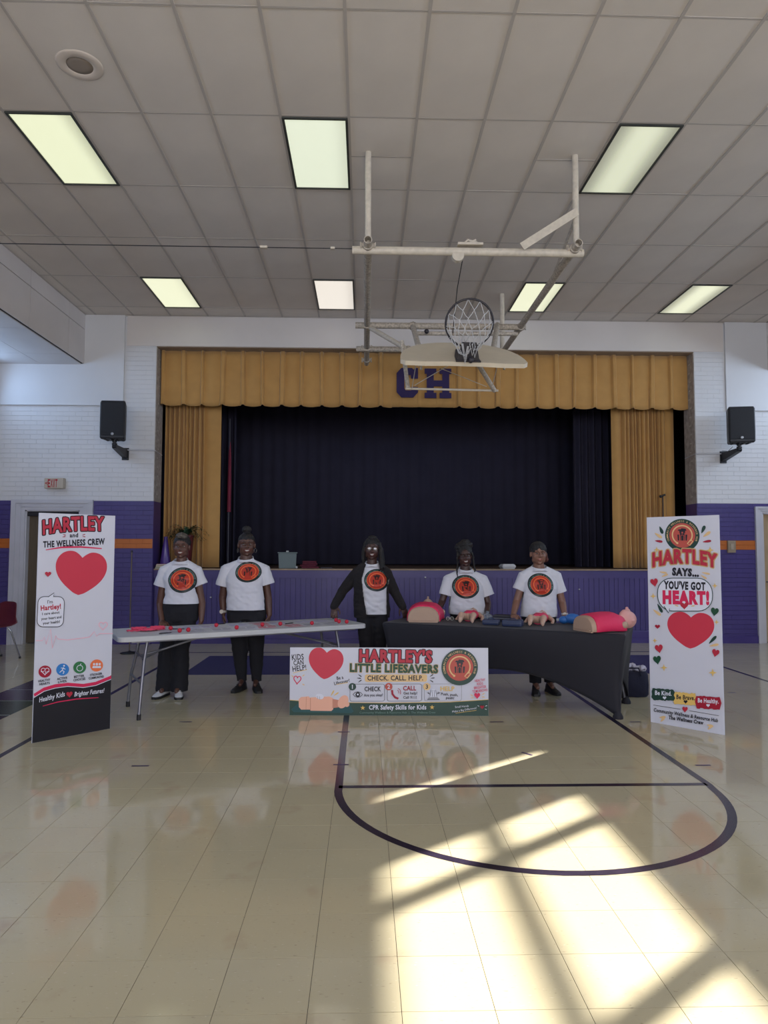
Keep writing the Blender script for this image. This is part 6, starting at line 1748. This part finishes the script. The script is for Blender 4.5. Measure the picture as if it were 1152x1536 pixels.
def baby(label, p, rz):
    t = thing('infant_manikin', label, 'manikin', p, rz, 'infant training manikins')
    b = MB()
    b.ell((0, 0, .055), (.115, .068, .052), 18, 12); b.ell((.08, 0, .058), (.06, .078, .048), 16, 10); b.ell((-.09, 0, .05), (.055, .062, .045), 16, 10)
    b.ell((.195, 0, .062), (.062, .054, .056), 18, 12); b.ell((.19, 0, .115), (.012, .009, .010), 8, 6)
    for s in (-1, 1):
        limb(b, [(-.11, s*.035, .05), (-.19, s*.065, .075), (-.255, s*.060, .03)], [.038, .033, .021], 12); b.ell((-.262, s*.064, .034), (.017, .019, .034), 12, 8, R=Matrix.Rotation(.3, 3, 'Y'))
        limb(b, [(.10, s*.075, .06), (.03, s*.125, .035), (-.035, s*.135, .022)], [.026, .022, .015], 10); b.ell((-.055, s*.135, .022), (.022, .017, .012), 10, 6)
        for q in range(3): limb(b, [(-.07, s*(.127+.008*q), .020), (-.085, s*(.125+.010*q), .016)], [.0065, .005], 6)
    me = remeshed(b, .0042, 2, .45); me.materials.append(BABY); link_data('body', me, t)
    b = MB(); b.loft([ring((x, 0, z), w, h, 20, R=Matrix.Rotation(PI/2, 3, 'Y')) for x, w, h, z in ((-.115, .050, .070, .052), (-.07, .055, .073, .055), (0, .058, .074, .057), (.05, .056, .082, .060), (.09, .05, .075, .060))]); v = b.build('vest', REDV, t); v['label'] = 'hot red infant vest'
    b = MB(); b.box(-.03, .035, -.028, .028, .113, .1185, bev=.002); b.build('vest_patch', mat('white_patch', (.6, .55, .55), .6), t)
    return t
baby('infant manikin in red vest, left one, in front of the puffed-hair person', on_table(tpos(704, 932)+Vector((.02, .06, 0)), .15), math.radians(72))
baby('infant manikin in red vest, right one, in front of the rightmost person', on_table(tpos(806, 936)+Vector((.03, .02, 0)), .15), math.radians(68))
# blue pouches and cases, clear mask, blue resuscitator bag, small white device
NAVY = mat('navy_nylon', (.018, .030, .085), .5, bump=.2, bscale=120); BLUE = mat('bright_blue_silicone', (.03, .16, .50), .35)
for (px, py, w, dd, h, rz, lab) in ((738, 938, .085, .06, .055, -.35, 'navy zip case left of the flat black case on the black table'), (770, 940, .10, .065, .065, -.4, 'navy zip case nearest the right infant manikin')):
    g = tpos(px, py); o = thing('zip_case', lab, 'case', on_table(g+Vector((0, .02 if px > 750 else .04, 0)), .08), rz, 'navy zip cases')
    b = MB(); b.box(-w, w, -dd, dd, 0, h, bev=.02); b.build('shell', NAVY, o)
    b = MB(); b.tube([(-w*.92, -dd-.001, h*.55), (w*.92, -dd-.001, h*.55)], .003, 6); b.build('zip', mat('zip_grey', (.08, .10, .16), .4), o)
    b = MB(); b.tube([(-.03, 0, h), (-.02, 0, h+.012), (.02, 0, h+.012), (.03, 0, h)], .005, 6); b.build('handle', NAVY, o)
g = tpos(778, 931); o = thing('flat_case', 'flat black case lying behind the navy zip cases', 'case', on_table(g+Vector((-.03, .16, 0)), .085), -.46)
b = MB(); b.box(-.13, .13, -.06, .06, 0, .068, bev=.012); b.build('body', mat('black_case_gloss', (.02, .02, .03), .3), o); b = MB(); b.box(-.12, .12, -.063, -.059, .030, .038); b.build('seam', STEEL, o)
g = tpos(746, 930); o = thing('clear_mask', 'clear plastic resuscitation mask behind the left navy zip case', 'mask', on_table(g+Vector((.02, .2, 0)), .09), .2)
CLR = mat('clear_blue_plastic', (.75, .85, 1.0), .05, trans=.85, spec=.6)
b = MB(); b.lathe([(.075, 0), (.078, .01), (.065, .04), (.035, .065), (.02, .07), (.02, .10)], seg=24, cap=False); me = b.build('shell', CLR, o); md = me.modifiers.new('t', 'SOLIDIFY'); md.thickness = .002
b = MB(); b.lathe([(.079, .002), (.086, .010), (.079, .018)], seg=24, cap=False); b.build('cushion', mat('pale_blue_cushion', (.25, .35, .55), .2), o)
g = tpos(858, 935); o = thing('resuscitator_bag', 'bright blue squeeze bag left of the pink-faced manikin', 'resuscitator', on_table(g+Vector((.02, .05, 0)), .07), -.45)
b = MB(); b.ell((.03, 0, .055), (.082, .053, .053), 20, 14); b.ell((-.055, .0, .04), (.055, .042, .040), 18, 12); b.build('bag', BLUE, o)
b = MB(); b.tube([(.10, 0, .06), (.135, 0, .062)], .018, 12); b.tube([(-.10, 0, .04), (-.13, 0, .035)], .016, 12); b.build('valve', mat('pale_valve', (.4, .45, .5), .3), o)
g = tpos(683, 932); o = thing('clear_goggles', 'small folded clear goggles left of the left infant manikin', 'goggles', on_table(g+Vector((-.05, .06, 0)), .05), -.3)
b = MB()
for s in (-1, 1): b.tube([(s*.022+.018*math.cos(2*PI*q/12), 0, .022+.018*math.sin(2*PI*q/12)) for q in range(13)], .003, 6, caps=False); b.tube([(s*.04, 0, .026), (s*.043, .05, .02), (0, .07, .014)], .0028, 6)
b.build('frame', mat('pale_goggle_plastic', (.5, .52, .48), .2), o); b = MB(); b.tube([(-.004, 0, .022), (.004, 0, .022)], .003, 6); b.build('bridge', WHITEP, o)
# bag on the floor behind the covered table
g = Vector((2.80, 7.16, 0)); o = thing('tote_bag', 'dark navy bag stuffed with white plastic, on the floor beside the black table', 'bag', g, -.1)
b = MB(); b.loft([ring((0, 0, z), w, d_, 26, 2.6) for z, w, d_ in ((0, .14, .10), (.02, .155, .115), (.12, .16, .12), (.22, .15, .105), (.255, .135, .09))]); v = b.build('bag_body', mat('dark_navy_cloth', (.015, .016, .04), .85, bump=.3, bscale=60), o); V = np_verts(v.data)
for i in range(len(V)): n1 = noise.noise(Vector(V[i])*14)*.018; V[i, 0] += n1; V[i, 1] += n1
set_verts(v.data, V)
b = MB(); R = random.Random(8)
for k in range(9): b.ell((R.uniform(-.08, .09), R.uniform(-.05, .05), .265+R.uniform(-.01, .045)), (R.uniform(.035, .06), R.uniform(.03, .05), R.uniform(.02, .045)), 14, 10)
me = remeshed(b, .008, 1); V = np_verts(me)
for i in range(len(V)): n1 = noise.noise(Vector(V[i])*32)*.022; V[i] += n1
set_verts(me, V); me.materials.append(mat('white_plastic_film', (.62, .60, .72), .25)); link_data('white_plastic_sack', me, o)
b = MB(); b.tube([(-.09, -.09, .22), (-.07, -.12, .30), (.03, -.12, .30), (.06, -.10, .22)], .008, 6); b.build('strap', mat('dark_navy_cloth', (.015, .016, .04), .85), o)
